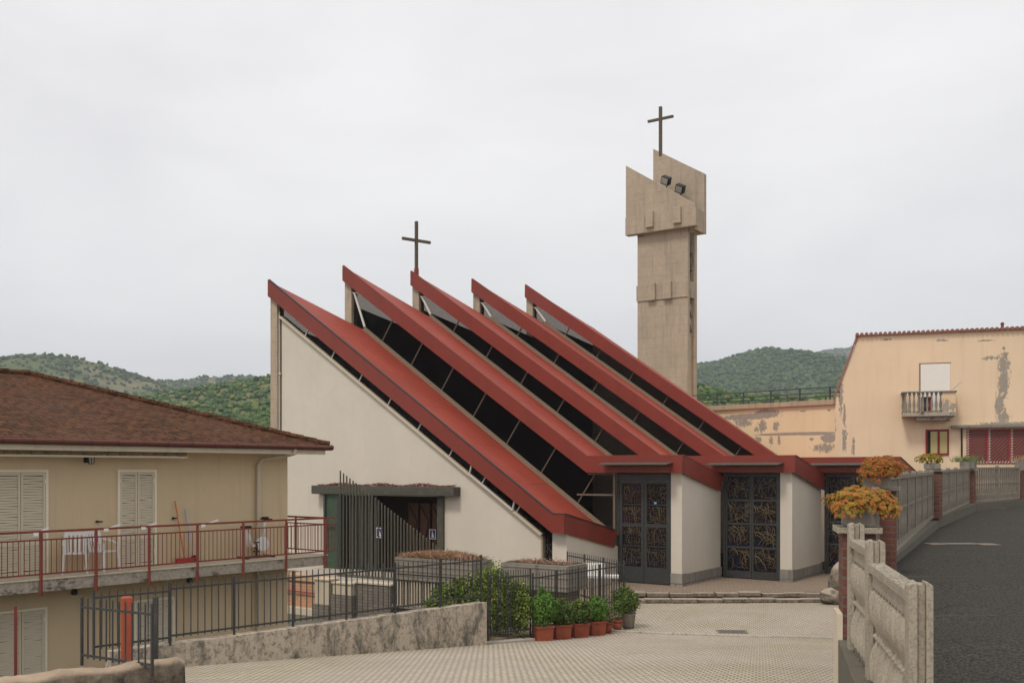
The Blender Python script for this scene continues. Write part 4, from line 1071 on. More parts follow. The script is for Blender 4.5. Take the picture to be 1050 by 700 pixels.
# manhole on the plaza, strips on the road
c=at(751,648,28.2); c.z=pz(c.y)+.008
m=MB(); m.box(c,(.75,.55,.014),(1,-.1,0)); o=m.build('manhole_cover',m_plain('rusty_plate',(.12,.095,.075),.6,.4)); 
m=MB(); m.box(c-UP*.003,(.87,.67,.012),(1,-.1,0)); m.build('manhole_frame',M['concrete'],o)
tag(o,'dark metal manhole cover in the light paving before the church','manhole')
c=at(982,559,19.9); c.z=rz(c.y)+.005
dr=thing('road_drain',c,'narrow metal drain between two pinkish concrete strips in the asphalt','drain')
m=MB(); m.box(c+V((.02,0,.004)),(.66,.34,.012)); m.build('drain_grate',m_plain('grey_drain',(.13,.115,.11),.5,.3),dr)
m=MB(); m.box(c+V((-.47,.0,.002)),(.30,.42,.010),(1,.05,0)); m.box(c+V((.53,-.12,.002)),(.36,.46,.010),(1,-.04,0)); m.build('concrete_strip',m_plain('pinkish_strip',(.20,.155,.125),.9,.3,12),dr)
c=at(1008,523.5,36.0); c.z=rz(c.y)+.005; m=MB(); m.box(c,(1.25,.9,.012)); tag(m.build('concrete_patch',m_plain('pinkish_patch',(.17,.135,.11),.9,.3,12)),'pale concrete patch in the asphalt before the far fence panel','patch')
# ------------------------------------------------------------------ retaining wall of the upper road
def off(p,q,d):
    v=V((q[0]-p[0],q[1]-p[1],0)).normalized(); return V((-v.y,v.x,0))*d
pp=[(x,y) for y,x in FP if y>=5.5]
rw=MB()
for k,((x0,y0),(x1,y1)) in enumerate(zip(pp,pp[1:])):
    n=off((x0,y0),(x1,y1),1)
    t0=-1.50 if k<2 else (rz(y0)+.02+( .22 if k>3 else .1)); t1=-1.50 if k<2 else (rz(y1)+.24 if k>2 else rz(y1)+.1)
    if k==2: t0=t1=-1.52
    if k==3: t0,t1=-1.40,-1.25
    if k>=4: t0,t1=rz(y0)+.27,rz(y1)+.27
    a=V((x0,y0,0)); b=V((x1,y1,0)); L=.16
    rw.hexa([a+n*L+UP*-5.2,b+n*L+UP*-5.2,b-n*.10+UP*-5.2,a-n*.10+UP*-5.2][::-1],[a+n*L+UP*t0,b+n*L+UP*t1,b-n*.10+UP*t1,a-n*.10+UP*t0][::-1])
o=rw.build('retaining_wall',m_plaster('mossy_plinth',(.125,.112,.085),.8,(.05,.045,.035),.015,fine=15)); tag(o,'low stained concrete base wall holding up the asphalt road edge','retaining wall')
m=MB(); m.box((2.952,9.018,-2.22),(.045,.41,1.9),(math.cos(-.23),math.sin(-.23),0)); m.build('white_render',M['tan'],o)
# brick pillars with concrete cap
PIL=[]
def pillar(x,y,w,zb,zt,ang,label,cap=True,d=None):
    r=thing('brick_pillar',(x,y,zb),label,'pillar','red brick pillars of the roadside wall',rz=ang)
    d=d or w
    m=MB(); m.box((0,0,(zt-zb)/2),(w,d,zt-zb)); m.build('brick_shaft',M['brickred'],r,local=True,bevel=.008)
    if cap:
        m=MB(); m.box((0,0,zt-zb+.03),(w+.10,d+.10,.055)); m.build('cap',M['concrete_l'],r,local=True,bevel=.008)
    return r
def trough(x,y,z,w,d,h,ang,label):
    r=thing('flower_trough',(x,y,z),label,'trough','concrete flower troughs on the pillars',rz=ang)
    m=MB(); k=.96
    m.hexa([V((-w/2*k,-d/2*k,0)),V((w/2*k,-d/2*k,0)),V((w/2*k,d/2*k,0)),V((-w/2*k,d/2*k,0))],[V((-w/2,-d/2,h)),V((w/2,-d/2,h)),V((w/2,d/2,h)),V((-w/2,d/2,h))])
    m.build('trough_body',M['concrete'],r,local=True,bevel=.012)
    m=MB(); m.box((0,0,h+.005),(w*.86,d*.8,.02)); m.build('soil',M['soil'],r,local=True)
    return r
pa=-.23
pillar(3.11,8.98,.28,-1.70,-.56,pa,'nearest brick pillar, under the orange flowers beside the cast concrete panels',d=.40)
trough(3.13,9.0,-.50,.27,.44,.20,pa,'concrete trough on the nearest brick pillar, spilling orange succulents')
pillar(5.25,14.1,.36,-1.70,-.29,-.4,'second brick pillar, just behind the nearest orange flowers')
trough(5.13,14.0,-.26,.36,.42,.17,-.4,'concrete trough on the second pillar, below the upper orange bush')
pillar(10.62,25.0,.34,-1.2,-.03,-.4,'brick pillar under the small yellow plant, between concrete fence panels')
trough(10.55,25.0,.03,.40,.5,.14,-.4,'concrete trough with the small yellow plant on its pillar')
pillar(15.45,33.6,.33,-1.15,-.02,-.6,'brick pillar under the pale grassy plant, left of the airy fence panel')
trough(15.35,33.5,.04,.46,.5,.26,-.6,'concrete trough with the pale grassy plant on its pillar')
# brick end wall at the right
m=MB(); a=V((19.45,38.0,0)); b=V((24.5,42.0,0)); d=(b-a).normalized(); n=V((-d.y,d.x,0))
m.prism([a-UP*1.1,b-UP*1.1,b+UP*.02,a+UP*.02],n*.35); o=m.build('brick_wall',M['brickred']); tag(o,'low red brick wall at the far right end of the fence','brick wall')
trough(19.75,38.35,.03,.62,.5,.34,math.atan2(d.y,d.x),'concrete trough with dry stems at the corner of the far brick wall')
# plants on pillars
def plant(name,mb,mat,label,cat='plant',group=None,loc=None):
    o=mb.build(name,mat); tag(o,label,cat,group)
    return o
m=MB(); rosettes(m,(3.13,8.95,-.30),(.265,.28,.14),1000,.036,1,.3); rosettes(m,(3.29,8.78,-.37),(.12,.16,.11),190,.035,2); rosettes(m,(2.96,8.78,-.36),(.11,.16,.10),160,.035,3)
plant('succulent',m,M['sedum'],'bushy orange and green succulent spilling over the nearest pillar','plant','orange succulents in the troughs')
m=MB(); rosettes(m,(5.16,13.9,-.0),(.27,.30,.19),1300,.037,9,.25); rosettes(m,(5.0,13.8,-.10),(.18,.18,.2),300,.037,5)
plant('succulent',m,M['sedum_o'],'rounder rusty orange succulent on the second pillar, upper of the two','plant','orange succulents in the troughs')
m=MB(); rosettes(m,(10.5,25,.26),(.30,.28,.14),320,.06,4,.3); plant('yellow_succulent',m,M['sedum_y'],'small yellow green plant in the trough between fence panels','plant')
m=MB()
for k in range(420):
    p=V((15.35+random.gauss(0,.18),33.5+random.gauss(0,.15),.28)); q=p+V((random.gauss(0,.16),random.gauss(0,.15),random.uniform(.10,.26))); w=V((.012,0,0))
    m.add([p-w,p+w,q],[(0,1,2)])
plant('grassy_plant',m,M['grassy'],'pale feathery grass plant in the trough left of the airy fence panel','plant')
m=MB()
for k in range(200):
    p=V((19.8+random.gauss(0,.25),38.35+random.gauss(0,.15),.36)); q=p+V((random.gauss(0,.12),random.gauss(0,.1),random.uniform(.08,.28))); w=V((.012,0,0))
    m.add([p-w,p+w,q],[(0,1,2)])
plant('dry_plant',m,M['dry'],'sparse dry stems in the trough at the far right','plant')
# cast concrete fence: near panels with relief
def relief_panel(L,Hh,name,parent):
    nu,nv=int(L*150),150
    m=MB(); m.smooth=True
    def prof(h):                 # belly of the fake balusters
        t=h/Hh
        if t<.47: x=t/.47; return math.sin(x*math.pi)**1.0
        if t>.55: x=(t-.55)/.45; return math.sin(min(1,x*1.1)*math.pi) if x<.91 else 0
        return 0
    ribs=max(5,round((L-.12)/.20))
    for side in (1,-1):
        vs=[]
        for j in range(nv+1):
            h=Hh*j/nv; t=j/nv; pr=prof(h); marg=.035+.055*(1-pr)*(1 if .06<t<.9 else 0)
            for i in range(nu+1):
                u=i/nu; s=marg+(L-2*marg)*u
                ph=(u*ribs+.16*math.sin(2*math.pi*(t/.5)))%1.0
                rib=abs(math.sin(math.pi*ph))**.6
                y=.000+.018*pr+.050*rib*(.45+.55*pr)
                if .485<=t<=.535:                       # bead row
                    q=(t-.51)/.025; y=.008+.034*math.sqrt(max(0,1-q*q))*abs(math.sin(math.pi*u*ribs*1.5))**.6
                if t>.92: y=.030
                elif t>.86:
                    q=(t-.86)/.06; y=.020+(.012 if q>.55*abs(math.sin(math.pi*u*ribs*1.5)) else 0)
                if t<.16: y=.006+.030*abs(math.sin(math.pi*(u*ribs*1.5+t*12)))
                vs.append(V((s,side*-y,h)))
        fs=[]
        for j in range(nv):
            for i in range(nu):
                q=(j*(nu+1)+i,j*(nu+1)+i+1,(j+1)*(nu+1)+i+1,(j+1)*(nu+1)+i)
                fs.append(q if side==1 else q[::-1])
        m.add(vs,fs)
    o=m.build(name,M['concrete_l'],parent,local=True)
    m=MB(); m.box((L/2,0,Hh+.035),(L,.11,.07)); m.build('panel_rail',M['concrete_l'],o,local=True,bevel=.008)
    m=MB(); m.box((L/2,0,-.02),(L,.10,.04)); m.build('panel_rail',M['concrete_l'],o,local=True,bevel=.008)
    return o
def fpost(x,y,zb,zt,w,d,ang,name,parent):
    m=MB(); n=8; hw=w/2; h=zt-zb
    rot=Matrix.Rotation(ang,3,'Z')
    def arch(xx,k=1.0): 
        q=max(-1,min(1,xx/hw)); return h-hw*.4+hw*.4*math.sqrt(max(0,1-q*q))**k
    def strip(xa,xb,y0,y1,dz=0):
        N=6; pts=[V((xa,y0,0))]+[V((xa+(xb-xa)*k/N,y0,arch(xa+(xb-xa)*k/N)-dz)) for k in range(N+1)]+[V((xb,y0,0))]
        pts=[rot@p+V((x,y,zb)) for p in pts]; m.prism(pts,rot@V((0,y1-y0,0)))
    strip(-hw,-hw*.28,-d/2,d/2); strip(-hw*.28+.0005,hw*.42-.0005,-d/2+.03,d/2-.03,.012); strip(hw*.42,hw,-d/2,d/2)
    return m.build(name,M['concrete_l'],parent,bevel=.006)
cf=thing('cast_fence',(2.5,7,-1.5),'two nearest cast concrete fence panels with moulded relief and posts','fence')
an=math.atan2(1,.235)
pA=V((2.20,5.50,0)); pB=V((2.595,7.10,0)); pC=V((2.87,8.25,0))
# posts face along the fence: rotate so that their broad side looks at the viewer
ang0=an-math.pi/2
fpost(2.215,5.42,-1.55,-.60,.125,.15,ang0+math.pi/2*0,'fence_post',cf)
fpost(2.625,7.20,-1.55,-.50,.125,.15,ang0,'fence_post',cf)
fpost(2.90,8.40,-1.55,-.44,.125,.15,ang0,'fence_post',cf)
def putpanel(p,q,zt,Hh,parent):
    e=thing('fence_panel',(0,0,0),None,None); e.parent=parent
    L=(q-p).length; e.location=V((p.x,p.y,zt-Hh-.07))-parent.location; e.rotation_euler=(0,0,math.atan2(q.y-p.y,q.x-p.x))
    return L,e
for (p,q,zt) in ((V((2.235,5.50)),V((2.605,7.12)),-.66),(V((2.65,7.28)),V((2.885,8.33)),-.575)):
    p3,q3=p.to_3d(),q.to_3d(); L=(q3-p3).length; Hh=.88 if zt<-.6 else .92
    o=relief_panel(L,Hh,'fence_panel',cf); 
    o.location=V((p3.x,p3.y,zt-Hh-.07))-cf.location; o.rotation_euler=(0,0,math.atan2(q3.y-p3.y,q3.x-p3.x))
# farther cast fences: open balusters
def bal_fence(p,q,zb0,zb1,Hh,np_,label,gname='cast_fence',nb=9,solid=False):
    p=V((p[0],p[1],zb0)); q=V((q[0],q[1],zb1)); d=(q-p)/np_; dn=d.normalized(); r=thing(gname,p,label,'fence','cast concrete fence runs along the road')
    sd=V((-dn.y,dn.x,0)).normalized()
    for k in range(np_+1):
        c=p+d*k; m=MB(); m.beam(c,c+UP*(Hh+.05),.10,.12,up=dn); m.build('fence_post',M['cast_old'],r,bevel=.01)
    for k in range(np_):
        a=p+d*k+dn*.06; b=p+d*(k+1)-dn*.06; m=MB(); L=(b-a).length
        m.beam(a+UP*(Hh-.03),b+UP*(Hh-.03),.09,.07); m.beam(a+UP*.04,b+UP*.04,.09,.08)
        m.beam(a+UP*Hh*.52,b+UP*Hh*.52,.06,.05)
        if solid: m.beam(a+UP*Hh*.75,b+UP*Hh*.75,.02,Hh*.42); m.beam(a+UP*Hh*.40,b+UP*Hh*.40,.02,Hh*.25)
        for i in range(nb):
            c=a.lerp(b,(i+.5)/nb); w=L/nb*(.5 if solid else .19)
            # baluster: swelling flat bar
            prof=[(0.35,.06),(.95,.30),(.55,.45),(.55,.55),(.9,.72),(.6,.9),(.5,.97)]
            for (w0,h0),(w1,h1) in zip(prof,prof[1:]):
                m.hexa([c+UP*Hh*h0+(dn*w*w0*x+sd*.025*y) for x,y in ((-1,-1),(1,-1),(1,1),(-1,1))],[c+UP*Hh*h1+(dn*w*w1*x+sd*.025*y) for x,y in ((-1,-1),(1,-1),(1,1),(-1,1))])
        for i in range(nb):
            c=a.lerp(b,i/nb) ; m.tube([a.lerp(b,(i+.5+.5*math.cos(math.pi*t/5))/nb)+UP*(.08+Hh*.16*math.sin(math.pi*t/5)) for t in range(6)],.02,4)
        m.build('fence_panel',M['cast_old'],r)
bal_fence((3.3,9.6),(5.0,13.7),-1.42,-1.28,1.0,3,'cast concrete fence run hidden behind the two orange succulents',nb=9)
bal_fence((5.5,14.7),(10.4,24.7),-1.22,-1.18,1.14,6,'long cast concrete fence run between the upper orange bush and the yellow plant',solid=True,nb=11)
bal_fence((10.9,25.4),(15.2,33.2),-1.17,-1.10,1.17,4,'cast concrete fence run between the yellow plant and the pale grassy plant',solid=True,nb=11)
bal_fence((15.7,33.9),(19.25,37.85),-1.10,-1.07,1.20,2,'see-through cast concrete fence run before the red lattice',nb=10)
# rock at foot of wall
m=MB(); m.smooth=True; rr=random.Random(5)
def rock(m,c,r,seed):
    n=24; vs=[];fs=[]
    for j in range(15):
        th=math.pi*j/14
        for i in range(n):
            ph=2*math.pi*i/n; d=V((math.sin(th)*math.cos(ph),math.sin(th)*math.sin(ph),math.cos(th)))
            k=1+.35*mnoise.noise(d*1.7+V((seed,0,seed)))+.12*mnoise.noise(d*6+V((seed,0,seed)))
            vs.append(V(c)+V((d.x*r[0],d.y*r[1],d.z*r[2]))*k)
    for j in range(14):
        for i in range(n): fs.append((j*n+i,(j+1)*n+i,(j+1)*n+(i+1)%n,j*n+(i+1)%n))
    m.add(vs,fs)
rock(m,(11.55,34.6,-3.95),(.55,.5,.75),1); rock(m,(11.0,34.3,-4.35),(.4,.3,.3),2); rock(m,(12.2,35,-3.5),(.6,.5,.9),4)
o=m.build('boulder',M['stepstone']); tag(o,'rough pale boulder at the end of the church steps by the road wall','boulder')
# ------------------------------------------------------------------ left fence wall with iron railings
FW0=V((-6.15,18.75,0)); FW1=V((-.62,24.5,0)); fd=(FW1-FW0).normalized(); fn=V((-fd.y,fd.x,0)); ztop=-3.24
m=MB(); n=26
for k in range(n):
    a=FW0.lerp(FW1,k/n)-(fd*1.4 if k==0 else fd*0); b=FW0.lerp(FW1,(k+1)/n); j0=.004*math.sin(k*1.7); j1=.004*math.sin((k+1)*1.7)
    m.hexa([a-UP*5.5,b-UP*5.5,b+fn*.28-UP*5.5,a+fn*.28-UP*5.5],[a+UP*(ztop+j0),b+UP*(ztop+j1),b+fn*.28+UP*(ztop+j1),a+fn*.28+UP*(ztop+j0)])
o=m.build('fence_wall',M['oldwall']); tag(o,'low stained concrete wall carrying the long iron fence','low wall')
def iron_fence(p,q,zb0,zb1,Hh,gap,pg,label,name='iron_fence',spike=.14,r1=.011,low=.10,group=None,posts=True,railtop=None):
    p=V((p[0],p[1],zb0)); q=V((q[0],q[1],zb1)); L=(q-p).length; d=(q-p)/L
    r=thing(name,p,label,'gate' if 'gate' in name else 'fence',group)
    m=MB(); rt=Hh-spike
    m.beam(p+UP*rt,q+UP*rt,.035,.035); m.build('rail',M['iron'],r); m=MB(); m.beam(p+UP*low,q+UP*low,.035,.035); m.build('rail',M['iron'],r)
    n=int(L/gap)
    for k in range(n+1):
        c=p+d*(k*L/n); m=MB(); m.tube([c+UP*(low-.05),c+UP*(Hh-.02),c+UP*(Hh+.0)],[r1,r1,r1*.4],5); m.build('picket',M['iron'],r)
    if posts:
        n=max(1,round(L/pg))
        for k in range(n+1):
            c=p+d*(k*L/n); m=MB(); m.beam(c-UP*.03,c+UP*(Hh+.0),.036,.036,up=d); m.build('fence_post',M['iron'],r)
    return r
mid=fn*.14
fs_=FW0+mid+fd*-.25; fe=FW1+mid-fd*.06
iron_fence(fs_,fe,ztop+.02,ztop+.02,1.14,.145,1.42,'long dark iron picket fence on the stained low wall',low=.12,r1=.012)
# left continuation and the gate leaf standing open
ps=at(160,0,17.6); pl=at(84,0,16.6)
iron_fence(V((-7.35,17.5,0)),V((-6.35,18.5,0)),ztop+.02,ztop+.02,1.12,.13,1.4,'short iron fence piece left of the long fence',low=.12)
g0=at(84,616,15.9); g1=at(156,626,14.9)
gt=iron_fence((g0.x,g0.y),(g1.x,g1.y),-3.08,-3.05,1.06,.155,5,'black iron gate leaf standing open over the rough wall','iron_gate',low=.14,spike=.16,r1=.014)
m=MB(); c=at(159.5,0,15.6); m.beam((c.x,c.y,-3.15),(c.x,c.y,-1.98),.07,.07); 
tag(m.build('gate_post',M['iron']),'square dark iron gate post right of the orange post','post')
c=at(130,0,16.6); m=MB(); m.box((c.x,c.y,-2.65),(.17,.17,1.08),(1,.6,0)); m.box((c.x,c.y,-2.12),(.13,.13,.04),(1,.6,0))
tag(m.build('orange_post',M['orange'],bevel=.012),'orange red metal post behind the open iron gate','post')
c=at(16,0,17.6); m=MB(); m.box((c.x,c.y,-3.05),(.05,.05,1.3),(1,.6,0)); tag(m.build('thin_post',M['railred']),'thin dark red post at the far left above the rough wall','post')
# rough wall at the bottom left
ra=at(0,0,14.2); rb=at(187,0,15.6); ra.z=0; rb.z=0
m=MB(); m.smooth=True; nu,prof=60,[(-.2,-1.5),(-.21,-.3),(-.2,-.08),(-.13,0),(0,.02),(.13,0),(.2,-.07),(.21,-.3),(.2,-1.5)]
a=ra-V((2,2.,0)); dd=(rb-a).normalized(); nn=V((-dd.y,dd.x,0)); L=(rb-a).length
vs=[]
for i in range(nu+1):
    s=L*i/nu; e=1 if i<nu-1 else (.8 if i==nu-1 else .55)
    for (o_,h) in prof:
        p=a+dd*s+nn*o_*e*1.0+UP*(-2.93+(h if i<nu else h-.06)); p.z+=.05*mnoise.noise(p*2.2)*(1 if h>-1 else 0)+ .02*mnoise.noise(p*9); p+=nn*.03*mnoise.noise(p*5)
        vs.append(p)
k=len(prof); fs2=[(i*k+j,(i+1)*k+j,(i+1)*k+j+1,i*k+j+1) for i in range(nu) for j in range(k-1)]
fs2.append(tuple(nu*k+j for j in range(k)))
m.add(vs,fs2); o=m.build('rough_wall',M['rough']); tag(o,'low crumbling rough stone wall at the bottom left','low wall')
# low fence/gate right of the stained wall
ga=V((-.60,24.95,0)); gb=V((.48,25.95,0))
m=MB(); m.beam(V((-.7,24.75,-4.36)),V((.52,25.85,-4.44)),.25,.20); tag(m.build('kerb_stone',M['kerb'],bevel=.02),'pale kerb stone under the dense low iron fence','kerb stone')
iron_fence(ga,gb,-4.28,-4.30,1.75,.085,2,'tall dense iron fence panel with ivy behind it',low=.18,r1=.011,spike=.18,name='iron_fence')
iron_fence(V((.55,26.25,0)),V((3.15,29.2,0)),-4.25,-4.22,1.55,.13,1.0,'iron fence behind the row of terracotta planters',low=.2)
iron_fence(V((1.85,33.3,0)),V((3.3,29.4,0)),-4.25,-4.22,1.55,.16,1.2,'iron fence returning towards the white bench',low=.2)
# planters
def planter():
    r=thing('planter_box',(0,0,0),'x','planter','terracotta planter boxes in a row')
    w,d,h=.47,.34,.37; m=MB(); k=.88
    m.hexa([V((-w/2*k,-d/2*k,0)),V((w/2*k,-d/2*k,0)),V((w/2*k,d/2*k,0)),V((-w/2*k,d/2*k,0))],[V((-w/2,-d/2,h)),V((w/2,-d/2,h)),V((w/2,d/2,h)),V((-w/2,d/2,h))])
    m.build('box_body',M['terra'],r,local=True,bevel=.01)
    m=MB()
    for (x0,x1,y0,y1) in ((-w/2-.015,w/2+.015,-d/2-.015,-d/2+.02),(-w/2-.015,w/2+.015,d/2-.02,d/2+.015),(-w/2-.015,-w/2+.02,-d/2+.02,d/2-.02),(w/2-.02,w/2+.015,-d/2+.02,d/2-.02)):
        m.hexa([V((x0,y0,h-.03)),V((x1,y0,h-.03)),V((x1,y1,h-.03)),V((x0,y1,h-.03))],[V((x0,y0,h+.02)),V((x1,y0,h+.02)),V((x1,y1,h+.02)),V((x0,y1,h+.02))])
    m.build('rim',M['terra'],r,local=True)
    m=MB(); m.box((0,0,h-.02),(w-.03,d-.03,.02)); m.build('soil',M['soil'],r,local=True)
    return r
xs_=[(557,25.95),(575.5,26.5),(594,27.05),(611.5,27.6)]
pr=planter(); labs=['terracotta planter box at the left end of the row, under the tallest light green shrub','second terracotta planter box from the left, under a dark leafy shrub','third terracotta planter box from the left in the row','fourth terracotta planter box, next to the small round pots']
pang=.42
PL=[]
for k,(px,Y) in enumerate(xs_):
    p=at(px,0,Y); p.z=pz(Y)+.004
    if k==0: pr.location=p; pr.rotation_euler=(0,0,pang); pr['label']=labs[0]
    else: dup(pr,p,pang,labs[k])
    PL.append(p)
shd=[('shrub_b',(.34,.30,.52),.62,'light green shrub with upright growth in the leftmost planter box',4200),('shrub',(.35,.30,.34),.44,'dark leafy shrub in the second planter box',3600),('shrub',(.36,.30,.34),.42,'dense dark green shrub in the third planter box',3600),('shrub_b',(.33,.30,.38),.44,'bright green conifer-like shrub in the fourth planter box',3600)]
for k,(mt,rd,h,lb,n) in enumerate(shd):
    m=MB(); bush(m,PL[k]+UP*(.37+h*.72),rd,n,.07,.30,-.95,seed=k*3.1)
    for q in range(5): m.tube([PL[k]+V((random.uniform(-.1,.1),0,.34)),PL[k]+V((random.uniform(-.2,.2),random.uniform(-.1,.1),.6))],.008,4)
    plant('potted_shrub',m,M[mt],lb,'shrub','shrubs in the terracotta planters')
def round_pot(px,Y,w,h,label):
    p=at(px,0,Y); p.z=pz(Y)+.004; r=thing('flower_pot',p,label,'pot','small round terracotta pots')
    m=MB(); m.smooth=True; m.lathe(p,[(w*.36,0),(w*.46,h*.8)],16); m.lathe(p,[(w*.5,h*.8),(w*.52,h),(w*.47,h),(w*.46,h*.9)],16); m.build('pot_body',M['terra'],r)
    m=MB(); m.lathe(p,[(w*.45,h*.86),(w*.45,h*.92)],16); m.build('soil',M['soil'],r); return p
q1=round_pot(623.5,28.0,.27,.31,'smaller round terracotta pot beside the planter boxes'); q2=round_pot(633,28.45,.30,.31,'round terracotta pot beside the old stone pot')
m=MB(); bush(m,q1+UP*.52,(.20,.2,.26),500,.055,.5,-.9,5); plant('potted_plant',m,M['shrub_y'],'thin yellowish plant in the smaller round pot')
m=MB(); bush(m,q2+UP*.58,(.22,.2,.28),600,.055,.5,-.9,8); plant('potted_plant',m,M['shrub'],'small green plant in the round pot beside the stone pot')
sp=at(644.5,0,28.95); sp.z=pz(28.9)+.004
m=MB(); m.smooth=True; prof=[(.155,0),(.165,.1),(.19,.3),(.215,.42),(.20,.44)]; m.lathe(sp,prof,14); m.v=[p+V((mnoise.noise(p*7)*.03,mnoise.noise(p*7+V((5,5,5)))*.03,0)) for p in m.v]
o=m.build('stone_pot',M['stonepot']); tag(o,'rough old stone pot at the right end of the plant row','pot')
m=MB(); bush(m,sp+V((-.10,0,.78)),(.40,.36,.38),3800,.07,.35,-.9,12); m.tube([sp+UP*.4,sp+UP*.8],.02,5); plant('potted_bush',m,M['shrub'],'rounded green bush growing from the old stone pot','bush')
# ivy / hedge
m=MB()
for k in range(11):
    t=k/10; p=at(446+t*72,0,26.0+.3*math.sin(k*2)); hh=[.8,.95,1.0,1.05,1.1,1.15,1.25,1.4,1.5,1.45,1.1][k]
    bush(m,V((p.x,p.y,-4.05+hh*.5)),(.30,.26,hh*.56),2600,.085,.4,-.98,seed=k)
for k in range(5):
    p=at(508+k*7,0,25.75); bush(m,V((p.x,p.y,-3.55)),(.24,.2,.72),1300,.08,.4,-.98,seed=20+k)
plant('ivy_hedge',m,M['ivy'],'tangled light green ivy hedge climbing behind the iron fences','hedge')
# concrete planters with dry plants, balusters
def cplanter(a0,a1,b0,b1,z0,z1,label):
    c=W((a0+a1)/2,(b0+b1)/2,z0); r=thing('concrete_planter',c,label,'planter','big concrete planters with dry plants')
    m=MB(); abox(m,a0,a1,b0,b1,z0,z1); 
    for k in range(3): z=z0+(z1-z0)*(k+.5)/3; abox(m,a0-.01,a1+.012,b0-.02,b0-.001,z,z+.05); abox(m,a1+.001,a1+.02,b0,b1,z,z+.05)
    m.build('planter_body',M['concrete'],r,bevel=.01)
    m=MB(); abox(m,a0+.1,a1-.1,b0+.1,b1-.1,z1-.03,z1+.01); m.build('soil',M['soil'],r)
    return r
cplanter(-23.07,-19.7,26.75,27.9,-3.62,-3.05,'left concrete planter heaped with dry brown stems before the entrance')
RP=cplanter(-17.95,-15.5,25.9,27.1,-3.70,-2.90,'right concrete planter with sparse dry plants by the white bench')
def dry(a0,a1,b0,b1,z,n,h,label):
    m=MB()
    for k in range(n):
        t=random.random(); p=W(a0+(a1-a0)*t,random.uniform(b0,b1),z); hump=h*(.45+.55*math.sin(math.pi*min(1,max(0,t*1.05))))
        q=p+V((random.gauss(0,.12),random.gauss(0,.1),hump*random.random())); e=q+V((random.gauss(0,.1),random.gauss(0,.1),random.gauss(.0,.04))); w=V((.009,.004,0))
        m.add([p-w,p+w,q+w,q-w],[(0,1,2,3)]); m.add([q-w,q+w,e+UP*.008],[(0,1,2)])
    plant('dry_plants',m,M['dry'],label,'dry plants')
m=MB(); abox(m,-17.8,-15.7,26.1,27.0,-4.31,-3.701); m.build('planter_foot',M['stonew'],RP)
dry(-22.95,-19.8,26.85,27.8,-3.05,3200,.26,'heap of dry brown stems filling the left concrete planter')
dry(-17.85,-15.6,26.0,27.0,-2.89,260,.12,'sparse reddish dry stems in the right concrete planter')
cb=thing('baluster_fence',W(-22,26.7,-4.9),'short cream baluster fence under the left concrete planter','fence')
m=MB()
for k in range(20): c=W(-23.0+k*.125,26.68,-4.70); m.tube([c,c+UP*.86],.028,6)
m.build('balusters',M['tan'],cb); m=MB(); abox(m,-23.1,-20.5,26.6,26.76,-4.80,-4.70); abox(m,-23.1,-20.5,26.6,26.76,-3.80,-3.74); m.build('rail',M['concrete'],cb)
m=MB(); abox(m,-23.05,-20.5,26.78,27.9,-5.5,-3.64); tag(m.build('planter_base_wall',M['stonew']),'dark stone wall behind the cream balusters','wall')
# bench
be=thing('stone_bench',W(-18.3,28.9,PZ),'white stone bench with tilted backrest before the pier wall','bench')
def px_(px,py,Y): return at(px,py,Y)
c0=at(603,590,33.2); c1=at(634,591,33.2)
m=MB(); m.box((c0+c1)/2,(1.05,.45,.09),(1,-.1,0)); m.build('seat',M['render_white'],be,bevel=.01)
m=MB(); m.box(at(609,583,33.5),(.75,.07,.42),(1,-.1,0),(.0,.35,1)); m.build('backrest',M['render_white'],be,bevel=.01)
for x in (607,629):
    m=MB(); p=at(x,600,33.2); m.box((p.x,p.y,(PZ+c0.z)/2-.02),(.12,.36,c0.z-PZ-.05),(1,-.1,0)); m.build('leg',M['concrete'],be)
# triangular bar screen
sc_=thing('bar_screen',W(-26,28,-4.05),'triangular screen of dark vertical bars falling to the right at the entrance','screen')
tops=[]
N=34
for k in range(N):
    px=349+(457-349)*k/(N-1); py=483+(567-483)*k/(N-1)
    u=(px-525)/F; Y=28.0/(.8283+.5602*u); X=u*Y; a=X*.8283-Y*.5602
    z=(482-py)/F*Y; m=MB(); m.hexa([W(a-.013,27.97,-4.05),W(a+.013,27.97,-4.05),W(a+.013,28.03,-4.05),W(a-.013,28.03,-4.05)],[W(a-.013,27.97,z+.03),W(a+.013,27.97,z-.01),W(a+.013,28.03,z-.01),W(a-.013,28.03,z+.03)])
    m.build('screen_bar',M['bars'],sc_)
m=MB(); abox(m,-27.0,-21.7,27.9,28.1,-4.10,-3.98); m.build('base_rail',M['bars'],sc_)
# stair walls left of the entrance
def swall(a0,a1,b0,b1,z1,label,mat,capm,z0=-5.6):
    r=thing('stair_wall',W((a0+a1)/2,b0,z0),label,'stair wall','stepped walls of the side stairs'); m=MB(); abox(m,a0,a1,b0,b1,z0,z1-.07); m.build('wall',mat,r)
    m=MB(); abox(m,a0-.04,a1+.04,b0-.04,b1+.04,z1-.069,z1); m.build('capping',capm,r,bevel=.01)
swall(-24.72,-23.12,26.55,26.9,-3.99,'grey stone stair wall with cream capping beside the baluster fence',M['stonew'],M['tan'])
swall(-25.75,-24.80,26.4,26.8,-4.05,'short pale stair block beside the tallest screen bar',M['tan'],M['tan'],z0=-4.5)
m=MB(); abox(m,-25.8,-24.77,26.35,26.85,-5.6,-4.51); tag(m.build('stair_wall',M['stonew'],None),'dark stone foot under the short pale stair block','stair wall','stepped walls of the side stairs')
swall(-26.55,-25.85,26.3,26.8,-3.96,'tall pale stair block left of the short one',M['tan'],M['tan'],z0=-4.9)
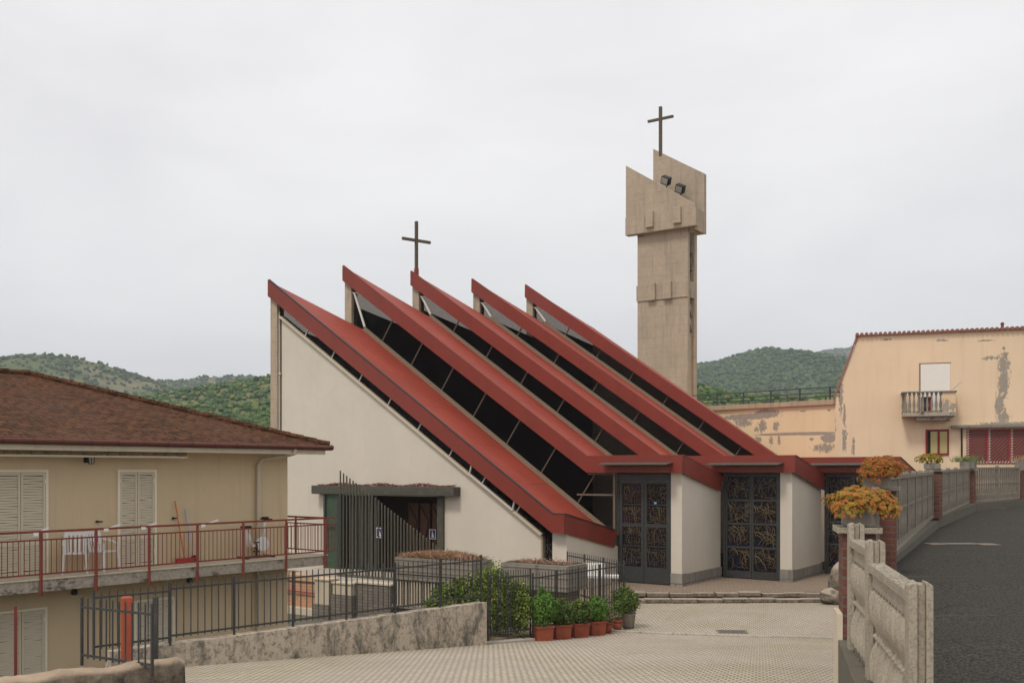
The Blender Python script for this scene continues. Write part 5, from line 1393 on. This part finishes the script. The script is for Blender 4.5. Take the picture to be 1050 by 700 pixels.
m=MB(); abox(m,-26.62,-25.82,26.25,26.85,-5.7,-4.91); tag(m.build('stair_wall',M['stonew'],None),'dark stone foot under the tall pale stair block','stair wall','stepped walls of the side stairs')
ow=thing('hollow_brick_wall',W(-31,26.9,-5.6),'orange hollow brick wall between the house and the stairs','brick wall')
m=MB(); abox(m,-31.5,-26.68,26.9,27.2,-5.7,-4.2); m.build('wall',M['brickor'],ow)
m=MB(); abox(m,-31.5,-26.66,26.85,27.25,-4.195,-3.98); m.build('wall_top',m_plaster('sandy_mortar',(.55,.35,.2),.4,(.2,.15,.1)),ow)
m=MB(); m.tube([W(-31.5,26.8,-4.55),W(-29,26.8,-4.58),W(-26.7,26.8,-4.61)],.028,6); m.build('red_pipe',m_plain('red_pipe',(.35,.05,.05),.5),ow)
m=MB(); abox(m,-31.5,-26.7,26.7,26.895,-5.7,-5.2); m.build('footing',M['tan'],ow)
# ------------------------------------------------------------------ hills and woods
def hill(name,prof,Y0,depth,seed,mat,rough,x_pad=60,front=None,back=300):
    # prof: list of (px,py) crest in the photograph, at distance Y0
    xs=[(px-525)/F*Y0 for px,_ in prof]; zs=[(482-py)/F*Y0 for _,py in prof]
    T=list(zip(xs,zs)); nu,nv=150,60
    vs=[]; fs=[]
    def zz(x,y):
        c=lerp_tab(T,x); dz=(Y0-y)
        t=max(0,min(1,dz/depth)) if dz>0 else min(1,-dz/back)
        base=-8
        sh=(1-t)**1.25 if dz>0 else 1-t*t*.7
        n=mnoise.noise(V((x/rough,y/rough,seed)))*.16*c*(min(1,abs(dz)/80+ .05)) + mnoise.noise(V((x/rough*3.1,y/rough*3.1,seed)))*.05*c*min(1,abs(dz)/40+.15)
        return base+(c-base)*sh+n*(1-t*.6)
    x0,x1=xs[0]-x_pad,xs[-1]+x_pad
    for j in range(nv+1):
        y=Y0-depth+(depth+back)*j/nv
        for i in range(nu+1):
            x=x0+(x1-x0)*i/nu; vs.append(V((x,y,zz(x,y))))
    for j in range(nv):
        for i in range(nu): fs.append((j*(nu+1)+i,j*(nu+1)+i+1,(j+1)*(nu+1)+i+1,(j+1)*(nu+1)+i))
    m=MB(); m.smooth=True; m.add(vs,fs); o=m.build(name,mat); tag(o,kind='structure')
    return zz,(x0,x1)
def m_hill(name,g1,g2,bare,bamt,sc1):
    t=NT(name); n=t.noise(sc1,8,.65); n2=t.noise(sc1*7,6,.7)
    col=t.mix(t.ramp(n2,[(.35,0.),(.65,1.)]),g1,g2); col=t.mix(t.ramp(n,[(bamt-.04,0.),(bamt+.06,1.)]),col,bare)
    return t.fin(col,.95,t.bump(n2,3,.8))
ICO=None
def clumps(name,zz,xr,Y0,depth,n,r0,r1,mat,label,dens=None,seed=0,yb=40,front=1.0):
    rr=random.Random(seed); m=MB(); cnt=0
    base=[V(p).normalized() for p in ((0,-.53,.85),(0,.53,.85),(0,-.53,-.85),(0,.53,-.85),(-.53,.85,0),(.53,.85,0),(-.53,-.85,0),(.53,-.85,0),(-.85,0,.53),(-.85,0,-.53),(.85,0,.53),(.85,0,-.53))]
    # icosahedron faces by nearest neighbours
    fc=[]
    for i in range(12):
        for j in range(i+1,12):
            for k in range(j+1,12):
                if all((base[a]-base[b]).length<1.15 for a,b in ((i,j),(j,k),(i,k))):
                    nrm=(base[j]-base[i]).cross(base[k]-base[i]); fc.append((i,j,k) if nrm.dot(base[i])>0 else (i,k,j))
    vs_all=[];fs_all=[]
    tries=0
    while cnt<n and tries<n*12:
        tries+=1
        x=rr.uniform(*xr); y=Y0+yb-(depth*front+yb)*rr.random()**1.2
        if dens and not dens(x,y,rr): continue
        z=zz(x,y); r=rr.uniform(r0,r1)*(1.3 if rr.random()<.08 else 1)
        for b in range(2):
            c=V((x+rr.uniform(-r,r)*.5,y+rr.uniform(-r,r)*.5,z+r*rr.uniform(.15,.8))); rb=r*rr.uniform(.5,.85)
            o0=len(vs_all)
            for d in base: vs_all.append(c+V((d.x,d.y,d.z*.85))*rb*rr.uniform(.7,1.25))
            fs_all.extend(tuple(o0+q for q in f) for f in fc)
        cnt+=1
    m.add(vs_all,fs_all); o=m.build(name,mat); tag(o,label,'woodland',kind='stuff'); return o
def dn(sc_,thr,seed): return lambda x,y,rr: mnoise.noise(V((x/sc_,y/sc_,seed)))+.5*mnoise.noise(V((x/sc_*3,y/sc_*3,seed)))+rr.uniform(-.15,.15)>(thr if rr.random()<.8 else thr-.5)
M['w1']=m_foliage('hill_wood_left',[(.0,(.022,.052,.012)),(.6,(.045,.088,.02)),(1.,(.10,.13,.03))],.0,.02)
M['w2']=m_foliage('hill_wood_near',[(.0,(.025,.065,.010)),(.55,(.05,.115,.018)),(.88,(.095,.16,.025)),(1.,(.24,.20,.04))],.0,.03)
M['w3']=m_foliage('hill_wood_right',[(.0,(.020,.055,.014)),(.6,(.042,.095,.02)),(.93,(.085,.14,.026)),(1.,(.17,.18,.04))],.0,.02)
hg=m_hill('hill_grass',(.07,.10,.025),(.105,.125,.04),(.20,.165,.10),.58,.012)
zA,xA=hill('hill',[(-60,372),(0,367),(20,365),(45,362.5),(70,365),(100,373),(125,381),(150,390),(165,395),(200,410),(260,440)],800,520,1.3,hg,90)
clumps('hill_woodland',zA,(-440,-225),800,420,3600,1.0,2.3,M['w1'],'dark shrubby trees scattered over the bare hill at the far left',dn(40,.06,3.),1)
zB,xB=hill('hill',[(80,392),(135,388.5),(160,390.5),(180,390),(215,386),(250,385),(330,395)],1150,420,2.3,m_hill('hill_far_grass',(.09,.11,.045),(.13,.14,.06),(.22,.18,.12),.55,.01),120)
clumps('hill_woodland',zB,(-470,-240),1150,350,2600,1.4,3.0,M['w1'],'woods on the low saddle between the two left hills',dn(90,-.02,5.),2)
zC,xC=hill('hill',[(60,470),(110,445),(150,424),(175,408),(190,402),(215,397),(240,393),(262,390),(280,387),(330,382),(420,395),(700,420)],420,330,4.1,m_hill('hill_near_grass',(.10,.13,.04),(.17,.16,.06),(.26,.20,.12),.60,.02),60)
clumps('hill_woodland',zC,(-215,-20),420,300,12500,.5,1.5,M['w2'],'bright green wooded slope just behind the house roof',dn(30,-.28,7.),3,front=1.0)
zD,xD=hill('hill',[(560,410),(640,392),(715,373),(735,372),(755,364.5),(772,360.5),(790,361),(805,364),(825,366.5),(845,371),(880,372),(1000,372),(1150,380)],1000,650,6.3,m_hill('hill_right_grass',(.045,.085,.03),(.08,.11,.04),(.16,.14,.08),.66,.012),110)
clumps('hill_woodland',zD,(110,400),1000,560,11500,1.2,3.0,M['w3'],'wooded hill beyond the terrace railing between tower and building',dn(60,-.42,9.),4)
zE,xE=hill('hill',[(760,385),(800,372),(825,366),(840,361.5),(855,358.5),(880,358),(950,362),(1150,380)],1900,600,8.3,m_hill('hill_back_grass',(.07,.09,.045),(.10,.11,.06),(.2,.16,.12),.55,.008),160)
clumps('hill_woodland',zE,(480,760),1900,400,2200,2.8,5,M['w1'],'faded blue-green hill farthest away at the right',dn(120,-.2,11.),5)
zF,xF=hill('hill',[(640,398),(700,392),(718,394),(732,401),(760,407),(830,409),(950,412)],260,150,9.3,m_hill('hill_green_grass',(.08,.13,.035),(.12,.16,.05),(.2,.2,.1),.7,.03),40)
clumps('hill_woodland',zF,(32,98),260,120,2600,.6,1.5,M['w2'],'small bright green wooded spur right behind the terrace railing',dn(20,-.35,13.),6)
# haze
m=MB(); m.box((0,1500,200),(5600,4600,412.5)); 
hz=m.build('haze',None) if False else None
bm=bpy.data.meshes.new('haze'); x0,x1,y0,y1,z0,z1=-1900,1900,-50,2900,-9.5,330
bm.from_pydata([(x0,y0,z0),(x1,y0,z0),(x1,y1,z0),(x0,y1,z0),(x0,y0,z1),(x1,y0,z1),(x1,y1,z1),(x0,y1,z1)],[],[(3,2,1,0),(4,5,6,7),(0,1,5,4),(1,2,6,5),(2,3,7,6),(3,0,4,7)])
hm=bpy.data.materials.new('haze_air'); hm.use_nodes=True; nt=hm.node_tree; nt.nodes.clear(); vo=nt.nodes.new('ShaderNodeVolumePrincipled'); ou=nt.nodes.new('ShaderNodeOutputMaterial')
vo.inputs['Color'].default_value=(.80,.88,.95,1); vo.inputs['Density'].default_value=HAZE; vo.inputs['Anisotropy'].default_value=0
nt.links.new(vo.outputs[0],ou.inputs['Volume']); bm.materials.append(hm)
if HAZE>0:
    ho=bpy.data.objects.new('haze',bm); COL.objects.link(ho); tag(ho,kind='stuff')
# ------------------------------------------------------------------ camera, sky, sun
cam=bpy.data.cameras.new('camera'); co=bpy.data.objects.new('camera',cam); COL.objects.link(co)
co.location=(0,0,0); co.rotation_euler=(R(90),0,0); cam.sensor_width=36; cam.lens=36*F/1050; cam.shift_y=132/1050; cam.clip_end=8000; cam.clip_start=.05
sc.camera=co
w=bpy.data.worlds.new('World'); sc.world=w; w.use_nodes=True; nt=w.node_tree; bg=nt.nodes['Background']
sky=nt.nodes.new('ShaderNodeTexSky'); sky.sky_type='NISHITA'; sky.sun_disc=False; sky.sun_elevation=R(55); sky.sun_rotation=R(215)
geo=nt.nodes.new('ShaderNodeTexCoord'); mp=nt.nodes.new('ShaderNodeMapping'); mp.inputs['Scale'].default_value=(1,1,2.6)
nt.links.new(geo.outputs['Generated'],mp.inputs[0])
n1=nt.nodes.new('ShaderNodeTexNoise'); n1.inputs['Scale'].default_value=2.2; n1.inputs['Detail'].default_value=7; n1.inputs['Roughness'].default_value=.52; n1.inputs['Distortion'].default_value=.3
nt.links.new(mp.outputs[0],n1.inputs['Vector'])
rp=nt.nodes.new('ShaderNodeValToRGB'); e=rp.color_ramp.elements; e[0].position=.30; e[0].color=(6.6,6.48,6.62,1); e[1].position=.68; e[1].color=(8.15,8.02,8.0,1)
nt.links.new(n1.outputs[0],rp.inputs[0])
mx=nt.nodes.new('ShaderNodeMix'); mx.data_type='RGBA'; mx.inputs[0].default_value=.97
nt.links.new(sky.outputs[0],mx.inputs[6]); nt.links.new(rp.outputs[0],mx.inputs[7]); nt.links.new(mx.outputs[2],bg.inputs[0]); bg.inputs[1].default_value=.10
sl=bpy.data.lights.new('sun','SUN'); sl.energy=1.4; sl.angle=R(12); sl.color=(1,.93,.83); so=bpy.data.objects.new('sun',sl); COL.objects.link(so)
so.rotation_euler=(R(90-55),0,R(-35))
vs=sc.view_settings; vs.view_transform='Standard'; vs.look='None'; vs.gamma=1; vs.exposure=EXPO; vs.use_curve_mapping=False
